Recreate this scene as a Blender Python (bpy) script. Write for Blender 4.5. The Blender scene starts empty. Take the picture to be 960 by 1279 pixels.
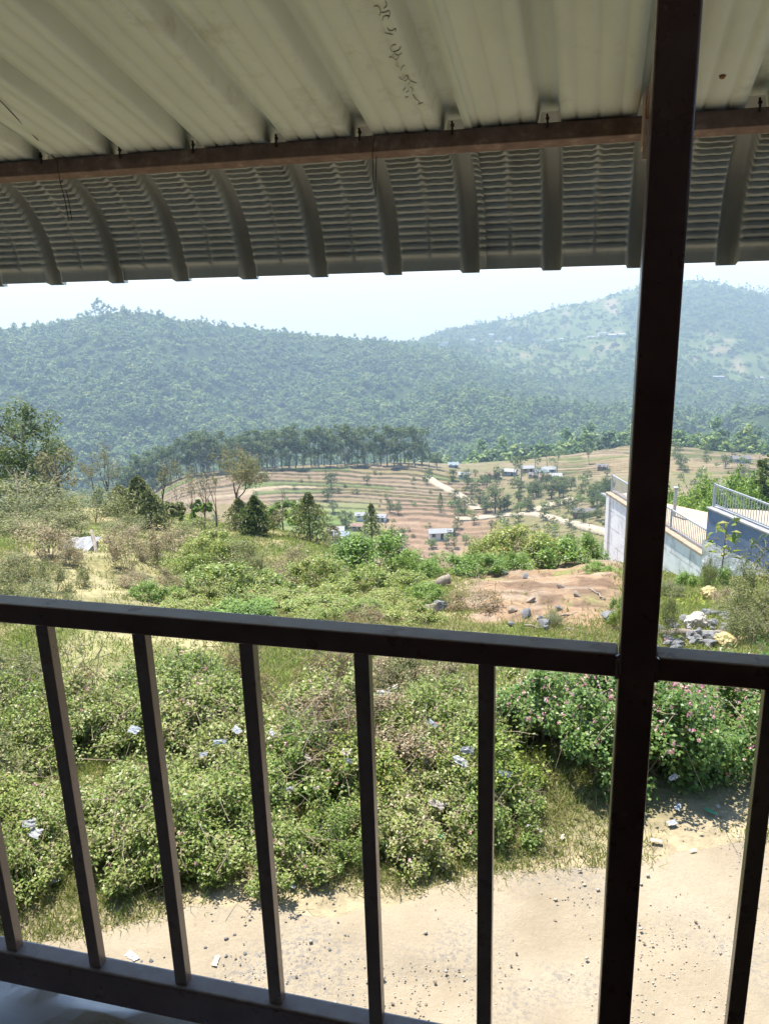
import bpy, math, random
import numpy as np
from mathutils import Vector, Matrix
R = math.radians
sc = bpy.context.scene
C = bpy.data.collections.new("place"); sc.collection.children.link(C)

# ------------------------------------------------------------------ camera
EYE = 4.4                                    # height of the lens above the road
YAW, PIT, ROL, FPX = R(14.718), R(16.178), R(-1.679), 1013.0
FW = np.array([-math.sin(YAW)*math.cos(PIT), math.cos(YAW)*math.cos(PIT), -math.sin(PIT)])
_r0 = np.array([math.cos(YAW), math.sin(YAW), 0.0]); _u0 = np.cross(_r0, FW)
RT = math.cos(ROL)*_r0+math.sin(ROL)*_u0; UP = -math.sin(ROL)*_r0+math.cos(ROL)*_u0
cd = bpy.data.cameras.new("camera"); cam = bpy.data.objects.new("camera", cd); C.objects.link(cam)
cam.matrix_world = Matrix(((RT[0], UP[0], -FW[0], 0), (RT[1], UP[1], -FW[1], 0), (RT[2], UP[2], -FW[2], EYE), (0, 0, 0, 1)))
cd.sensor_fit = 'VERTICAL'; cd.sensor_height = 36; cd.lens = 36*FPX/1279
cd.clip_start = .05; cd.clip_end = 120000
sc.camera = cam
# ------------------------------------------------------------------ sky, sun, exposure
SUN_EL, SUN_AZ = R(65), R(-40)               # azimuth from +Y, negative = towards -X
w = bpy.data.worlds.new("World"); sc.world = w; w.use_nodes = True
nt = w.node_tree; sky = nt.nodes.new('ShaderNodeTexSky'); sky.sky_type = 'NISHITA'; sky.sun_disc = False
sky.sun_elevation = SUN_EL; sky.sun_rotation = SUN_AZ; sky.altitude = 1800; sky.dust_density = 1.0
bg = nt.nodes['Background']; nt.links.new(sky.outputs[0], bg.inputs[0]); bg.inputs[1].default_value = .15
sd = bpy.data.lights.new("sun", 'SUN'); sd.energy = 4.6; sd.angle = R(.5); sd.color = (1, .95, .87)
sun = bpy.data.objects.new("sun", sd); C.objects.link(sun)
SV = Vector((math.sin(SUN_AZ)*math.cos(SUN_EL), math.cos(SUN_AZ)*math.cos(SUN_EL), math.sin(SUN_EL)))
sun.rotation_euler = SV.to_track_quat('Z', 'Y').to_euler(); sun.location = (0, 0, 30)
vs = sc.view_settings; vs.view_transform = 'Standard'; vs.look = 'None'; vs.gamma = 1; vs.use_curve_mapping = False
vs.exposure = 1.15
cy = sc.cycles
cy.max_bounces = 8; cy.diffuse_bounces = 5; cy.glossy_bounces = 3; cy.transmission_bounces = 4; cy.volume_bounces = 0
cy.transparent_max_bounces = 8; cy.use_denoising = True; cy.denoiser = 'OPENIMAGEDENOISE'
cy.use_adaptive_sampling = True; cy.adaptive_threshold = .015; cy.sample_clamp_indirect = 6
cy.caustics_reflective = False; cy.caustics_refractive = False

# ------------------------------------------------------------------ helpers: pixels to directions, numbers to words
def ray(px, py): return FW + RT*(px-480)/FPX - UP*(py-639.5)/FPX
def azdep(px, py):
    d = ray(px, py); return math.degrees(math.atan2(d[0], d[1])), math.degrees(math.atan2(-d[2], math.hypot(d[0], d[1])))
def proj(p):
    q = np.array([p[0], p[1], p[2]-EYE]); z = q@FW
    return 480+FPX*(q@RT)/z, 639.5-FPX*(q@UP)/z
def ordinal(n):
    W = ['zeroth', 'first', 'second', 'third', 'fourth', 'fifth', 'sixth', 'seventh', 'eighth', 'ninth', 'tenth']
    if n <= 10: return W[n]
    return f"{n}{'th' if 10 < n % 100 < 14 else {1:'st',2:'nd',3:'rd'}.get(n % 10,'th')}"

# ------------------------------------------------------------------ value noise
_rn = np.random.RandomState(7); _LAT = _rn.rand(256, 256)
def vnoise(x, y):
    xi = np.floor(x).astype(int); yi = np.floor(y).astype(int); fx = x-xi; fy = y-yi
    fx = fx*fx*(3-2*fx); fy = fy*fy*(3-2*fy)
    a = _LAT[xi % 256, yi % 256]; b = _LAT[(xi+1) % 256, yi % 256]; c = _LAT[xi % 256, (yi+1) % 256]; d = _LAT[(xi+1) % 256, (yi+1) % 256]
    return (a*(1-fx)+b*fx)*(1-fy)+(c*(1-fx)+d*fx)*fy
def fbm(x, y, o=4):
    s = 0; a = .5; t = 0
    for k in range(o):
        s = s+a*vnoise(x*2**k+17.3*k, y*2**k+5.1*k); t += a; a *= .5
    return s/t
def sstep(a, b, x):
    t = np.clip((x-a)/(b-a), 0, 1); return t*t*(3-2*t)

# ------------------------------------------------------------------ the terrain as one height function
AZG = np.arange(-66, 52.1, .5); LD = np.linspace(math.log(3), math.log(45000), 420)
NEAR = {  # azimuth: (distance, height) down to the far valley
 -66: [(7,0),(18,-.6),(40,-3.0),(60,-8),(90,-24),(160,-60),(300,-110),(450,-142),(600,-168),(960,-222)],
 -40: [(7,0),(12,-.3),(18,-1.0),(30,-3.4),(46,-6.6),(60,-13),(90,-30),(160,-68),(300,-115),(450,-145),(600,-170),(960,-222)],
 -34: [(7,0),(12,-.5),(18,-1.4),(30,-3.9),(44,-6.9),(60,-15),(90,-32),(160,-66),(240,-86),(330,-92),(400,-100),(500,-135),(600,-168),(960,-222)],
 -29: [(7,0),(12,-.8),(18,-2.0),(30,-4.6),(42,-7.2),(60,-16),(90,-32),(160,-66),(230,-82),(300,-83),(385,-82),(430,-93),(520,-130),(640,-170),(960,-222)],
 -20: [(7,0),(12,-.9),(18,-2.5),(30,-5.4),(38,-7.4),(60,-18),(90,-34),(160,-66),(230,-82),(300,-82.5),(390,-82.5),(430,-92),(520,-130),(640,-170),(960,-220)],
 -13: [(7,0),(12,-1.1),(18,-2.7),(24,-4.3),(30,-7),(60,-20),(90,-36),(160,-68),(230,-82),(300,-83.5),(390,-83.5),(430,-92),(520,-128),(640,-165),(960,-215)],
 -8: [(7,0),(12,-1.1),(18,-2.7),(24,-4.4),(30,-7),(60,-20),(90,-36),(160,-66),(230,-80),(300,-84),(380,-88),(440,-96),(520,-122),(640,-155),(960,-198)],
 -3: [(7,0),(12,-1.05),(18,-2.55),(24,-4.35),(30,-6.8),(60,-19),(90,-34),(160,-60),(230,-74),(300,-80),(380,-87),(450,-95),(530,-116),(640,-150),(960,-192)],
 1.5: [(7,0),(12,-1.0),(18,-2.35),(24,-3.9),(30,-6.2),(60,-17),(90,-29),(160,-54),(230,-68),(300,-77),(380,-84),(470,-91),(540,-108),(640,-146),(960,-188)],
 6: [(7,0),(12,-1.05),(18,-2.6),(24,-4.3),(30,-6),(60,-15),(90,-26),(160,-50),(230,-64),(300,-74),(380,-83),(470,-89),(540,-108),(640,-146),(960,-186)],
 11: [(7,0),(12,-.9),(18,-2.2),(24,-3.7),(30,-5),(60,-13),(90,-24),(160,-48),(230,-62),(300,-72),(380,-82),(470,-92),(540,-112),(640,-148),(960,-186)],
 52: [(7,0),(18,-1.2),(30,-3.5),(60,-12),(90,-23),(160,-48),(300,-74),(470,-98),(640,-148),(960,-186)]}
RIDGE_A = [(-400,430),(-120,414),(0,405),(40,409),(75,404),(100,394),(130,387),(180,391),(240,400),(300,408),(340,412),(400,418),(450,424),(500,432),(560,442),(620,464),(690,490),(780,512),(860,520),(960,530),(1300,540)]
RIDGE_B = [(380,470),(470,440),(505,431),(560,409),(610,401),(640,394),(690,380),(740,368),(800,352),(850,341),(880,342),(930,354),(960,361),(1080,390),(1300,420)]
def ridge_tab(pts, d, drop):
    A = [azdep(*p) for p in pts]; az = [a[0] for a in A]; z = [EYE-d*math.tan(R(a[1]))-drop for a in A]
    return np.interp(AZG, az, z), (az[0], az[-1])
ZA, _ = ridge_tab(RIDGE_A, 1600, 8); ZB, bz = ridge_tab(RIDGE_B, 2700, 6)
nk = sorted(NEAR)
TAB = np.zeros((len(AZG), len(LD)))
NT = np.array([np.interp(LD, [math.log(p[0]) for p in NEAR[k]], [p[1] for p in NEAR[k]]) for k in nk])
for i, az in enumerate(AZG):
    nz = np.array([np.interp(az, nk, NT[:, j]) for j in range(len(LD))])
    zb960 = np.interp(az, nk, [NEAR[k][-1][1] for k in nk])
    wb = float(sstep(-19, -12, az))              # where the second hill stands behind the first
    za, zb = ZA[i], ZB[i]
    dA = 1600-250*float(sstep(-10, 6, az))
    za = EYE+(za-EYE)*dA/1600
    D = [960, 1100, dA*.86, dA, dA*1.1, 2000, 2300, 2700, 3100, 4500, 8000, 14000, 45000]
    za2 = za-14
    zs = [zb960, zb960+.16*(za-zb960), zb960+.72*(za-zb960), za, za2,
          (za-90)*(1-wb)+wb*(za2+.12*(zb-za2)), (za-180)*(1-wb)+wb*(za2+.48*(zb-za2)), (za-320)*(1-wb)+wb*zb,
          -520*(1-wb)+wb*(zb-90), -950, -1500, -1560, -1600]
    fz = np.interp(LD, np.log(D), zs)
    TAB[i] = np.where(LD < math.log(960), nz, fz)
k = np.array([1, 4, 6, 4, 1])/16.0
def smooth(T, n):
    for _ in range(n):
        P = np.pad(T, ((2, 2), (0, 0)), 'edge'); T = sum(k[j]*P[j:j+T.shape[0]] for j in range(5))
    return T
TAB = smooth(TAB, 3)
for _ in range(2):
    P = np.pad(TAB, ((0, 0), (1, 1)), 'edge'); TAB = (P[:, :-2]+2*P[:, 1:-1]+P[:, 2:])/4
def polar(x, y): return np.degrees(np.arctan2(x, y)), np.hypot(x, y)
def terrace_mask(az, d):
    return sstep(-37, -34, az)*(1-sstep(-8, -5, az))*sstep(225, 245, d)*(1-sstep(378, 392, d))
def terrace_mask2(az, d):
    return sstep(-6, -1, az)*sstep(340, 380, d)*(1-sstep(455, 475, d))
def terrace_phase(x, y, d): return (d+44*fbm(x/70, y/70, 3)+10*np.sin(x/70))/7.5
def H(x, y):
    x = np.asarray(x, float); y = np.asarray(y, float)
    az, d = polar(x, y)
    a = np.clip((az+66)/.5, 0, len(AZG)-1.001); l = np.clip((np.log(np.maximum(d, 3.01))-LD[0])/(LD[1]-LD[0]), 0, len(LD)-1.001)
    i = a.astype(int); j = l.astype(int); fa = a-i; fl = l-j
    z = (TAB[i, j]*(1-fa)+TAB[i+1, j]*fa)*(1-fl)+(TAB[i, j+1]*(1-fa)+TAB[i+1, j+1]*fa)*fl
    z = z+(fbm(x*1.3, y*1.3, 4)-.5)*.34*sstep(-11, -7, az)*(1-sstep(2, 4, az))*sstep(11, 13, d)*(1-sstep(31, 36, d))
    z = z+(fbm(x/4, y/4, 3)-.5)*.5*sstep(8, 16, d)*(1-sstep(60, 140, d))
    z = z+(fbm(x/30, y/30, 3)-.5)*9*sstep(60, 150, d)*(1-sstep(190, 235, d))
    z = z+(fbm(x/60+9, y/60, 3)-.5)*8*sstep(380, 470, d)
    z = z+(fbm(x/230+3, y/230, 4)-.5)*120*sstep(700, 1150, d)*(1-sstep(1300, 1560, d))
    z = z+(fbm(x/260+8, y/260, 4)-.5)*110*sstep(1700, 2100, d)*(1-sstep(2350, 2680, d))
    z = z+(fbm(x/50, y/50, 3)-.5)*10*sstep(900, 1300, d)*(1-sstep(2800, 3500, d))
    ph = terrace_phase(x, y, d); fr = ph-np.floor(ph)
    m = terrace_mask(az, d); m2 = terrace_mask2(az, d)
    step = np.where(fr < .2, fr/.2, 1-(fr-.2)/.8)
    z = z+(step-.5)*(.85*m+.8*m2)*sstep(.18, .36, fbm(x/28+2, y/28, 2))*1.0
    return z
def Hs(x, y): return float(H(np.array([x]), np.array([y]))[0])
def gpt(px, py, dz=0.0, dmin=3.0):
    """first point of the ground (raised by dz) along the sight line of a pixel"""
    v = ray(px, py); h = math.hypot(v[0], v[1]); v = v/h
    ds = np.exp(np.linspace(math.log(dmin), math.log(5000), 2600))
    gap = EYE+v[2]*ds-H(v[0]*ds, v[1]*ds)-dz
    k = np.argmax(gap < 0)
    if gap[k] >= 0: k = len(ds)-1
    d = ds[k] if k == 0 else ds[k-1]+(ds[k]-ds[k-1])*gap[k-1]/(gap[k-1]-gap[k])
    x, y = v[0]*d, v[1]*d
    return x, y, Hs(x, y)
def at(px, py, d):
    """(x, y, ground z, height of the sight line) at a distance along a pixel's bearing"""
    v = ray(px, py); h = math.hypot(v[0], v[1])
    x, y = v[0]/h*d, v[1]/h*d
    return x, y, Hs(x, y), EYE+v[2]/h*d
def road_edge(x):      # far edge of the dirt road
    return np.interp(np.asarray(x, float), [-16, -8, -3.7, -3.1, -2.75, -1.86, -1.22, -.55, .43, 1.32, 4, 12], [-3, 1.6, 3.88, 4.14, 4.35, 4.53, 4.78, 5.17, 5.61, 6.01, 7.2, 10])+.16*(fbm(np.asarray(x, float)*.9+3, 0*np.asarray(x, float)+2, 3)-.5)

# ------------------------------------------------------------------ materials
def lin(c): return tuple(((v/12.92) if v <= .04045 else ((v+.055)/1.055)**2.4) for v in c)
def newmat(name):
    m = bpy.data.materials.new(name); m.use_nodes = True; n = m.node_tree.nodes; b = n['Principled BSDF']
    return m, m.node_tree, n, m.node_tree.links, b
def ramp(nt, fac, stops):
    r = nt.nodes.new('ShaderNodeValToRGB'); e = r.color_ramp.elements
    while len(e) < len(stops): e.new(.5)
    for el, (p, c) in zip(e, stops): el.position = p; el.color = (*c, 1)
    nt.links.new(fac, r.inputs[0]); return r.outputs[0]
def noise(nt, scale, detail=4, rough=.6, vec=None, dist=0):
    t = nt.nodes.new('ShaderNodeTexNoise'); t.inputs['Scale'].default_value = scale; t.inputs['Detail'].default_value = detail
    t.inputs['Roughness'].default_value = rough; t.inputs['Distortion'].default_value = dist
    if vec is not None: nt.links.new(vec, t.inputs['Vector'])
    return t.outputs['Fac']
def coord(nt, kind='Object'):
    t = nt.nodes.new('ShaderNodeTexCoord'); return t.outputs[kind]
def mixc(nt, f, a, b, mode='MIX'):
    m = nt.nodes.new('ShaderNodeMix'); m.data_type = 'RGBA'; m.blend_type = mode
    for s, v in ((m.inputs[0], f), (m.inputs[6], a), (m.inputs[7], b)):
        if hasattr(v, 'is_linked'): nt.links.new(v, s)
        elif isinstance(v, (int, float)): s.default_value = v
        else: s.default_value = (*v, 1)
    return m.outputs[2]
def mth(nt, op, a, b=None, clamp=False):
    m = nt.nodes.new('ShaderNodeMath'); m.operation = op; m.use_clamp = clamp
    for s, v in ((m.inputs[0], a), (m.inputs[1], b)):
        if v is None: continue
        if hasattr(v, 'is_linked'): nt.links.new(v, s)
        else: s.default_value = v
    return m.outputs[0]
def bump(nt, b, h, strength=.4, dist=.01):
    k = nt.nodes.new('ShaderNodeBump'); k.inputs['Strength'].default_value = strength; k.inputs['Distance'].default_value = dist
    nt.links.new(h, k.inputs['Height']); nt.links.new(k.outputs[0], b.inputs['Normal'])
def mat(name, stops, scale=6, rough=.7, detail=4, bstr=0, bscale=None, bdist=.01, metal=0, spec=.5, kind='Object'):
    m, nt, n, L, b = newmat(name); v = coord(nt, kind)
    L.new(ramp(nt, noise(nt, scale, detail, .62, v), stops), b.inputs['Base Color'])
    b.inputs['Roughness'].default_value = rough; b.inputs['Metallic'].default_value = metal; b.inputs['Specular IOR Level'].default_value = spec
    if bstr: bump(nt, b, noise(nt, bscale or scale*3, 5, .65, v), bstr, bdist)
    return m
def leafmat(name, cols, trans=.35, rough=.5, own=.25):
    """leaves: colour varies from leaf to leaf, between plants and in patches"""
    m, nt, n, L, b = newmat(name)
    g = n.new('ShaderNodeNewGeometry'); oi = n.new('ShaderNodeObjectInfo')
    f = mth(nt, 'ADD', mth(nt, 'MULTIPLY', g.outputs['Random Per Island'], 1-own), mth(nt, 'MULTIPLY', oi.outputs['Random'], own))
    k = len(cols); c = ramp(nt, f, [((i+.5)/k, x) for i, x in enumerate(cols)])
    L.new(c, b.inputs['Base Color']); b.inputs['Roughness'].default_value = rough; b.inputs['Specular IOR Level'].default_value = .35
    t = n.new('ShaderNodeBsdfTranslucent'); L.new(mixc(nt, .35, c, (.22, .30, .03)), t.inputs[0])
    mx = n.new('ShaderNodeMixShader'); mx.inputs[0].default_value = trans
    L.new(b.outputs[0], mx.inputs[1]); L.new(t.outputs[0], mx.inputs[2]); L.new(mx.outputs[0], n['Material Output'].inputs[0])
    return m
M = {}
M['lantana'] = leafmat('lantana_leaf', [(.11,.19,.04),(.17,.27,.055),(.25,.34,.075),(.34,.40,.11),(.40,.40,.16),(.50,.43,.25)], .4, .42, .42)
M['lantana_lush'] = leafmat('lush_leaf', [(.08,.16,.04),(.12,.22,.055),(.175,.29,.07),(.24,.345,.09),(.34,.39,.14)], .4, .38, .35)
M['yellow_leaf'] = leafmat('yellow_leaf', [(.12,.20,.035),(.18,.27,.04),(.26,.345,.055),(.36,.41,.09),(.40,.33,.13)], .32, .45)
M['fern'] = leafmat('fern_leaf', [(.09,.18,.03),(.13,.24,.04),(.20,.33,.05),(.29,.40,.07)], .32, .45)
M['dry_leaf'] = leafmat('dry_leaf', [(.18,.13,.08),(.29,.21,.13),(.42,.33,.21),(.54,.45,.31),(.24,.23,.10)], .35, .7)
M['olive'] = leafmat('olive_leaf', [(.09,.11,.04),(.14,.165,.06),(.22,.24,.09),(.32,.31,.14)], .3, .55)
M['tan_leaf'] = leafmat('tan_leaf', [(.17,.15,.09),(.24,.21,.125),(.31,.27,.17),(.16,.17,.075)], .4, .7)
M['dark_leaf'] = leafmat('dark_leaf', [(.05,.08,.03),(.07,.105,.035),(.10,.14,.045),(.14,.17,.06)], .42, .5)
M['euca'] = leafmat('eucalyptus_leaf', [(.06,.085,.04),(.09,.12,.05),(.13,.165,.065),(.20,.22,.10)], .42, .45)
M['valley'] = leafmat('valley_leaf', [(.05,.08,.025),(.07,.11,.032),(.095,.145,.04),(.135,.18,.05)], .38, .6)
M['forest'] = leafmat('forest_leaf', [(.022,.05,.013),(.05,.11,.02),(.10,.19,.03),(.155,.25,.04),(.25,.29,.065)], .25, .55, .66)
M['grass'] = leafmat('grass_blade', [(.16,.19,.05),(.26,.26,.09),(.36,.32,.14),(.50,.43,.24),(.22,.25,.06)], .45, .6)
M['grass_green'] = leafmat('green_blade', [(.12,.19,.035),(.18,.25,.045),(.26,.31,.07),(.38,.37,.15)], .48, .55)
M['straw'] = leafmat('straw', [(.22,.17,.10),(.35,.27,.16),(.48,.40,.26)], .2, .7)
M['weed'] = leafmat('brown_weed', [(.13,.08,.04),(.20,.13,.06),(.28,.20,.10),(.15,.15,.05)], .25, .7)
M['flower'] = leafmat('flower', [(.55,.16,.30),(.70,.32,.42),(.75,.52,.40),(.80,.62,.62)], .3, .6)
M['bark'] = mat('bark', [(.3,(.05,.038,.028)),(.7,(.15,.12,.095))], 9, .9, 5, .6, 30)
M['pale_bark'] = mat('pale_bark', [(.3,(.12,.10,.08)),(.7,(.30,.26,.21))], 9, .85, 5, .5, 30)
M['twig'] = mat('twig', [(.3,(.16,.12,.08)),(.7,(.38,.30,.20))], 20, .85)
def enamel(name='brown_enamel', lo=(.12, .054, .039), hi=(.175, .09, .068)):
    m, nt, n, L, b = newmat(name); v = coord(nt); g = n.new('ShaderNodeNewGeometry'); sx = n.new('ShaderNodeSeparateXYZ'); L.new(g.outputs['True Normal'], sx.inputs[0])
    c = ramp(nt, noise(nt, 14, 6, .62, v), [(.3, lo), (.7, hi)])
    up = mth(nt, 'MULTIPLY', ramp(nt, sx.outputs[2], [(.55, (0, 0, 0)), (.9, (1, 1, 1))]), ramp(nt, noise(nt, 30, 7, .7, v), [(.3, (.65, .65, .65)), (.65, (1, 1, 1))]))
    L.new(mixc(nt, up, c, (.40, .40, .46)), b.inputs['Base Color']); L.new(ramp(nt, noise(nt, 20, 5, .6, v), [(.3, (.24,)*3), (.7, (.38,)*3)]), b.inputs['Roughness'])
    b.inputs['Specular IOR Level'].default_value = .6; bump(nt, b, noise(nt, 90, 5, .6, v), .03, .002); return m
M['paint'] = enamel(); M['baluster_paint'] = enamel('lit_brown_enamel', (.20, .125, .095), (.29, .19, .148))  # paler copy for the balusters: light on their side faces painted in
M['paint_red'] = mat('red_oxide', [(.3,(.11,.062,.048)),(.58,(.19,.118,.094)),(.74,(.32,.25,.21))], 26, .6, 8, .25, 120, .002)
M['bracket'] = mat('lit_brown_steel', [(.3,(.36,.24,.17)),(.7,(.50,.36,.26))], 30, .6, 6)  # bracket and cleat: light from outside painted in as a paler brown
M['wire'] = mat('wire', [(.4,(.03,.022,.018)),(.6,(.07,.05,.04))], 30, .6, metal=.6)
M['white_plastic'] = mat('white_plastic', [(.3,(.24,.245,.25)),(.7,(.44,.44,.42))], 20, .35, 4)
M['blue_plastic'] = mat('pale_blue_plastic', [(.3,(.24,.26,.28)),(.7,(.41,.43,.45))], 20, .3, 4)
M['green_plastic'] = mat('green_plastic', [(.3,(.03,.26,.12)),(.7,(.10,.42,.22))], 20, .35, 4)
M['paper'] = mat('paper', [(.3,(.36,.31,.24)),(.7,(.54,.49,.42))], 20, .8, 4)
M['yellow_sack'] = mat('yellow_sack', [(.3,(.38,.28,.09)),(.7,(.50,.40,.18))], 12, .6, 5, .4, 60)
M['stone'] = mat('grey_stone', [(.25,(.10,.10,.10)),(.5,(.185,.185,.182)),(.75,(.29,.285,.275))], 4, .85, 6, .6, 14, .03)
M['brown_stone'] = mat('brown_stone', [(.25,(.22,.17,.125)),(.6,(.34,.275,.21)),(.8,(.44,.38,.31))], 4, .9, 6, .6, 14, .03)
M['wood'] = mat('grey_wood', [(.3,(.16,.125,.09)),(.7,(.36,.30,.23))], 7, .85, 6, .5, 30, .01)
M['dirtlump'] = mat('earth', [(.3,(.24,.15,.09)),(.7,(.42,.30,.19))], 6, .95, 6, .5, 30)
M['rail_white'] = mat('white_rail_paint', [(.3,(.32,.335,.35)),(.7,(.46,.47,.48))], 8, .45)
M['trim_dark'] = mat('dark_opening', [(.4,(.02,.022,.025)),(.6,(.05,.05,.055))], 3, .25)

# ------------------------------------------------------------------ mesh building
def mesh_np(name, V, F, m=None, smooth_=False):
    me = bpy.data.meshes.new(name); V = np.asarray(V, np.float32); F = np.asarray(F, np.int32)
    nf, kf = F.shape
    me.vertices.add(len(V)); me.vertices.foreach_set('co', V.ravel())
    me.loops.add(nf*kf); me.loops.foreach_set('vertex_index', F.ravel())
    me.polygons.add(nf); me.polygons.foreach_set('loop_start', np.arange(0, nf*kf, kf, dtype=np.int32))
    if smooth_: me.polygons.foreach_set('use_smooth', np.ones(nf, bool))
    me.update(calc_edges=True); me.validate()
    if m: me.materials.append(m)
    return me
def link(name, me, parent=None, loc=(0, 0, 0)):
    o = bpy.data.objects.new(name, me); C.objects.link(o); o.location = loc
    if parent: o.parent = parent
    return o
class MB:
    def __init__(s): s.v = []; s.f = []
    def add(s, v, f):
        n = len(s.v); s.v += [tuple(map(float, p)) for p in v]; s.f += [tuple(i+n for i in q) for q in f]
    def box(s, x0, x1, y0, y1, z0, z1, bev=0):
        if bev <= 0:
            s.add([(x0,y0,z0),(x1,y0,z0),(x1,y1,z0),(x0,y1,z0),(x0,y0,z1),(x1,y0,z1),(x1,y1,z1),(x0,y1,z1)],
                  [(0,3,2,1),(4,5,6,7),(0,1,5,4),(1,2,6,5),(2,3,7,6),(3,0,4,7)]); return
        # long box bevelled on all edges: 24 verts
        import bmesh
        bm = bmesh.new(); bmesh.ops.create_cube(bm, size=1)
        for q in bm.verts: q.co = ((x0+x1)/2+q.co.x*(x1-x0), (y0+y1)/2+q.co.y*(y1-y0), (z0+z1)/2+q.co.z*(z1-z0))
        bmesh.ops.bevel(bm, geom=bm.edges[:], offset=bev, segments=3, affect='EDGES', profile=.5)
        bm.verts.index_update(); s.add([q.co[:] for q in bm.verts], [[v.index for v in f.verts] for f in bm.faces]); bm.free()
    def tube(s, pts, rad, n=5, cap=True):
        pts = [Vector(p) for p in pts]; rad = rad if hasattr(rad, '__len__') else [rad]*len(pts)
        V = []; F = []
        d0 = (pts[1]-pts[0]).normalized(); up = Vector((0, 0, 1)) if abs(d0.z) < .9 else Vector((1, 0, 0))
        sx = d0.cross(up).normalized()
        for i, p in enumerate(pts):
            d = (pts[min(i+1, len(pts)-1)]-pts[max(i-1, 0)]).normalized()
            sx = (sx-d*sx.dot(d)).normalized(); sy = d.cross(sx)
            for j in range(n):
                a = 2*math.pi*j/n; V.append(p+(sx*math.cos(a)+sy*math.sin(a))*rad[i])
        for i in range(len(pts)-1):
            for j in range(n): F.append((i*n+j, i*n+(j+1) % n, (i+1)*n+(j+1) % n, (i+1)*n+j))
        if cap: F.append(tuple(range(n-1, -1, -1))); F.append(tuple(range((len(pts)-1)*n, len(pts)*n)))
        s.add(V, F)
    def prism(s, poly, z0, z1):
        n = len(poly); V = [(x, y, z0) for x, y in poly]+[(x, y, z1) for x, y in poly]
        s.add(V, [tuple(range(n-1, -1, -1)), tuple(range(n, 2*n))]+[(i, (i+1) % n, n+(i+1) % n, n+i) for i in range(n)])
    def build(s, name, m, parent=None, smooth_=False, loc=(0, 0, 0)):
        me = bpy.data.meshes.new(name); me.from_pydata(s.v, [], s.f); me.update(); me.materials.append(m)
        if smooth_:
            for p in me.polygons: p.use_smooth = True
        return link(name, me, parent, loc)
LAB = []                                        # things whose label may still need a place in a row
def tag(o, label=None, cat=None, group=None, kind=None):
    if label: o['label'] = label; LAB.append(o)
    if cat: o['category'] = cat; kind = kind or 'thing'
    if group: o['group'] = group
    if kind: o['kind'] = kind
    return o
def thing(name, label, cat, loc=(0, 0, 0), rz=0, group=None, scale=1):
    o = bpy.data.objects.new(name, None); C.objects.link(o); o.empty_display_size = .1
    o.location = loc; o.rotation_euler = (0, 0, rz); o.scale = (scale,)*3 if not hasattr(scale, '__len__') else scale
    return tag(o, label, cat, group)
KIDS = {}
def proto_add(root, o): KIDS.setdefault(root.name, []).append(o)
def spawn(kind_name, parts, label, cat, loc, rz, scale, group):
    """a thing from shared part meshes: parts = [(name, mesh, [(name, mesh)...])]"""
    r = thing(kind_name, label, cat, loc, rz, group, scale)
    for p in parts:
        c = link(p[0], p[1], r)
        for q in (p[2] if len(p) > 2 else []): link(q[0], q[1], c)
    return r

# ---- leaves and plants (numpy)
def leaf_mesh(rng, P, N, size, aspect=.55, up=.3, fold=.18):
    n = len(P); N = N/np.maximum(np.linalg.norm(N, axis=1, keepdims=True), 1e-6)
    T = rng.normal(size=(n, 3)); T[:, 2] += up; T -= N*(T*N).sum(1, keepdims=True); T /= np.maximum(np.linalg.norm(T, axis=1, keepdims=True), 1e-6)
    S = np.cross(N, T); L = (size*rng.uniform(.6, 1.25, n))[:, None] if np.isscalar(size) else size[:, None]
    Wd = L*aspect*.5
    a = P-T*L*.5; c = P+T*L*.5-N*L*.12; b = P+S*Wd+N*L*fold*.5; d = P-S*Wd+N*L*fold*.5
    V = np.stack([a, b, c, d], 1).reshape(-1, 3); F = np.arange(4*n).reshape(-1, 4)
    return V, F
def bush_points(rng, rx, ry, h, ncl, nleaf, cr=.2, low=.1):
    """leaf positions on clumps spread over a dome"""
    u = rng.uniform(0, 2*math.pi, ncl); r = np.sqrt(rng.uniform(0, 1, ncl)); 
    zf = np.sqrt(np.maximum(0, 1-r*r))*rng.uniform(.45, 1.08, ncl)
    cc = np.stack([rx*r*np.cos(u)*.9, ry*r*np.sin(u)*.9, h*(low+(1-low)*zf)*.9], 1)
    cs = cr*rng.uniform(.55, 1.3, ncl)
    i = rng.randint(0, ncl, nleaf); d = rng.normal(size=(nleaf, 3)); d /= np.linalg.norm(d, axis=1, keepdims=True)
    rad = cs[i]*rng.uniform(.15, 1, nleaf)**.5
    P = cc[i]+d*rad[:, None]*np.array([1, 1, .8]); P[:, 2] = np.abs(P[:, 2])+.01
    N = d*.45+np.array([0, 0, 1.0])+rng.normal(size=(nleaf, 3))*.42
    return P, N, cc
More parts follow.
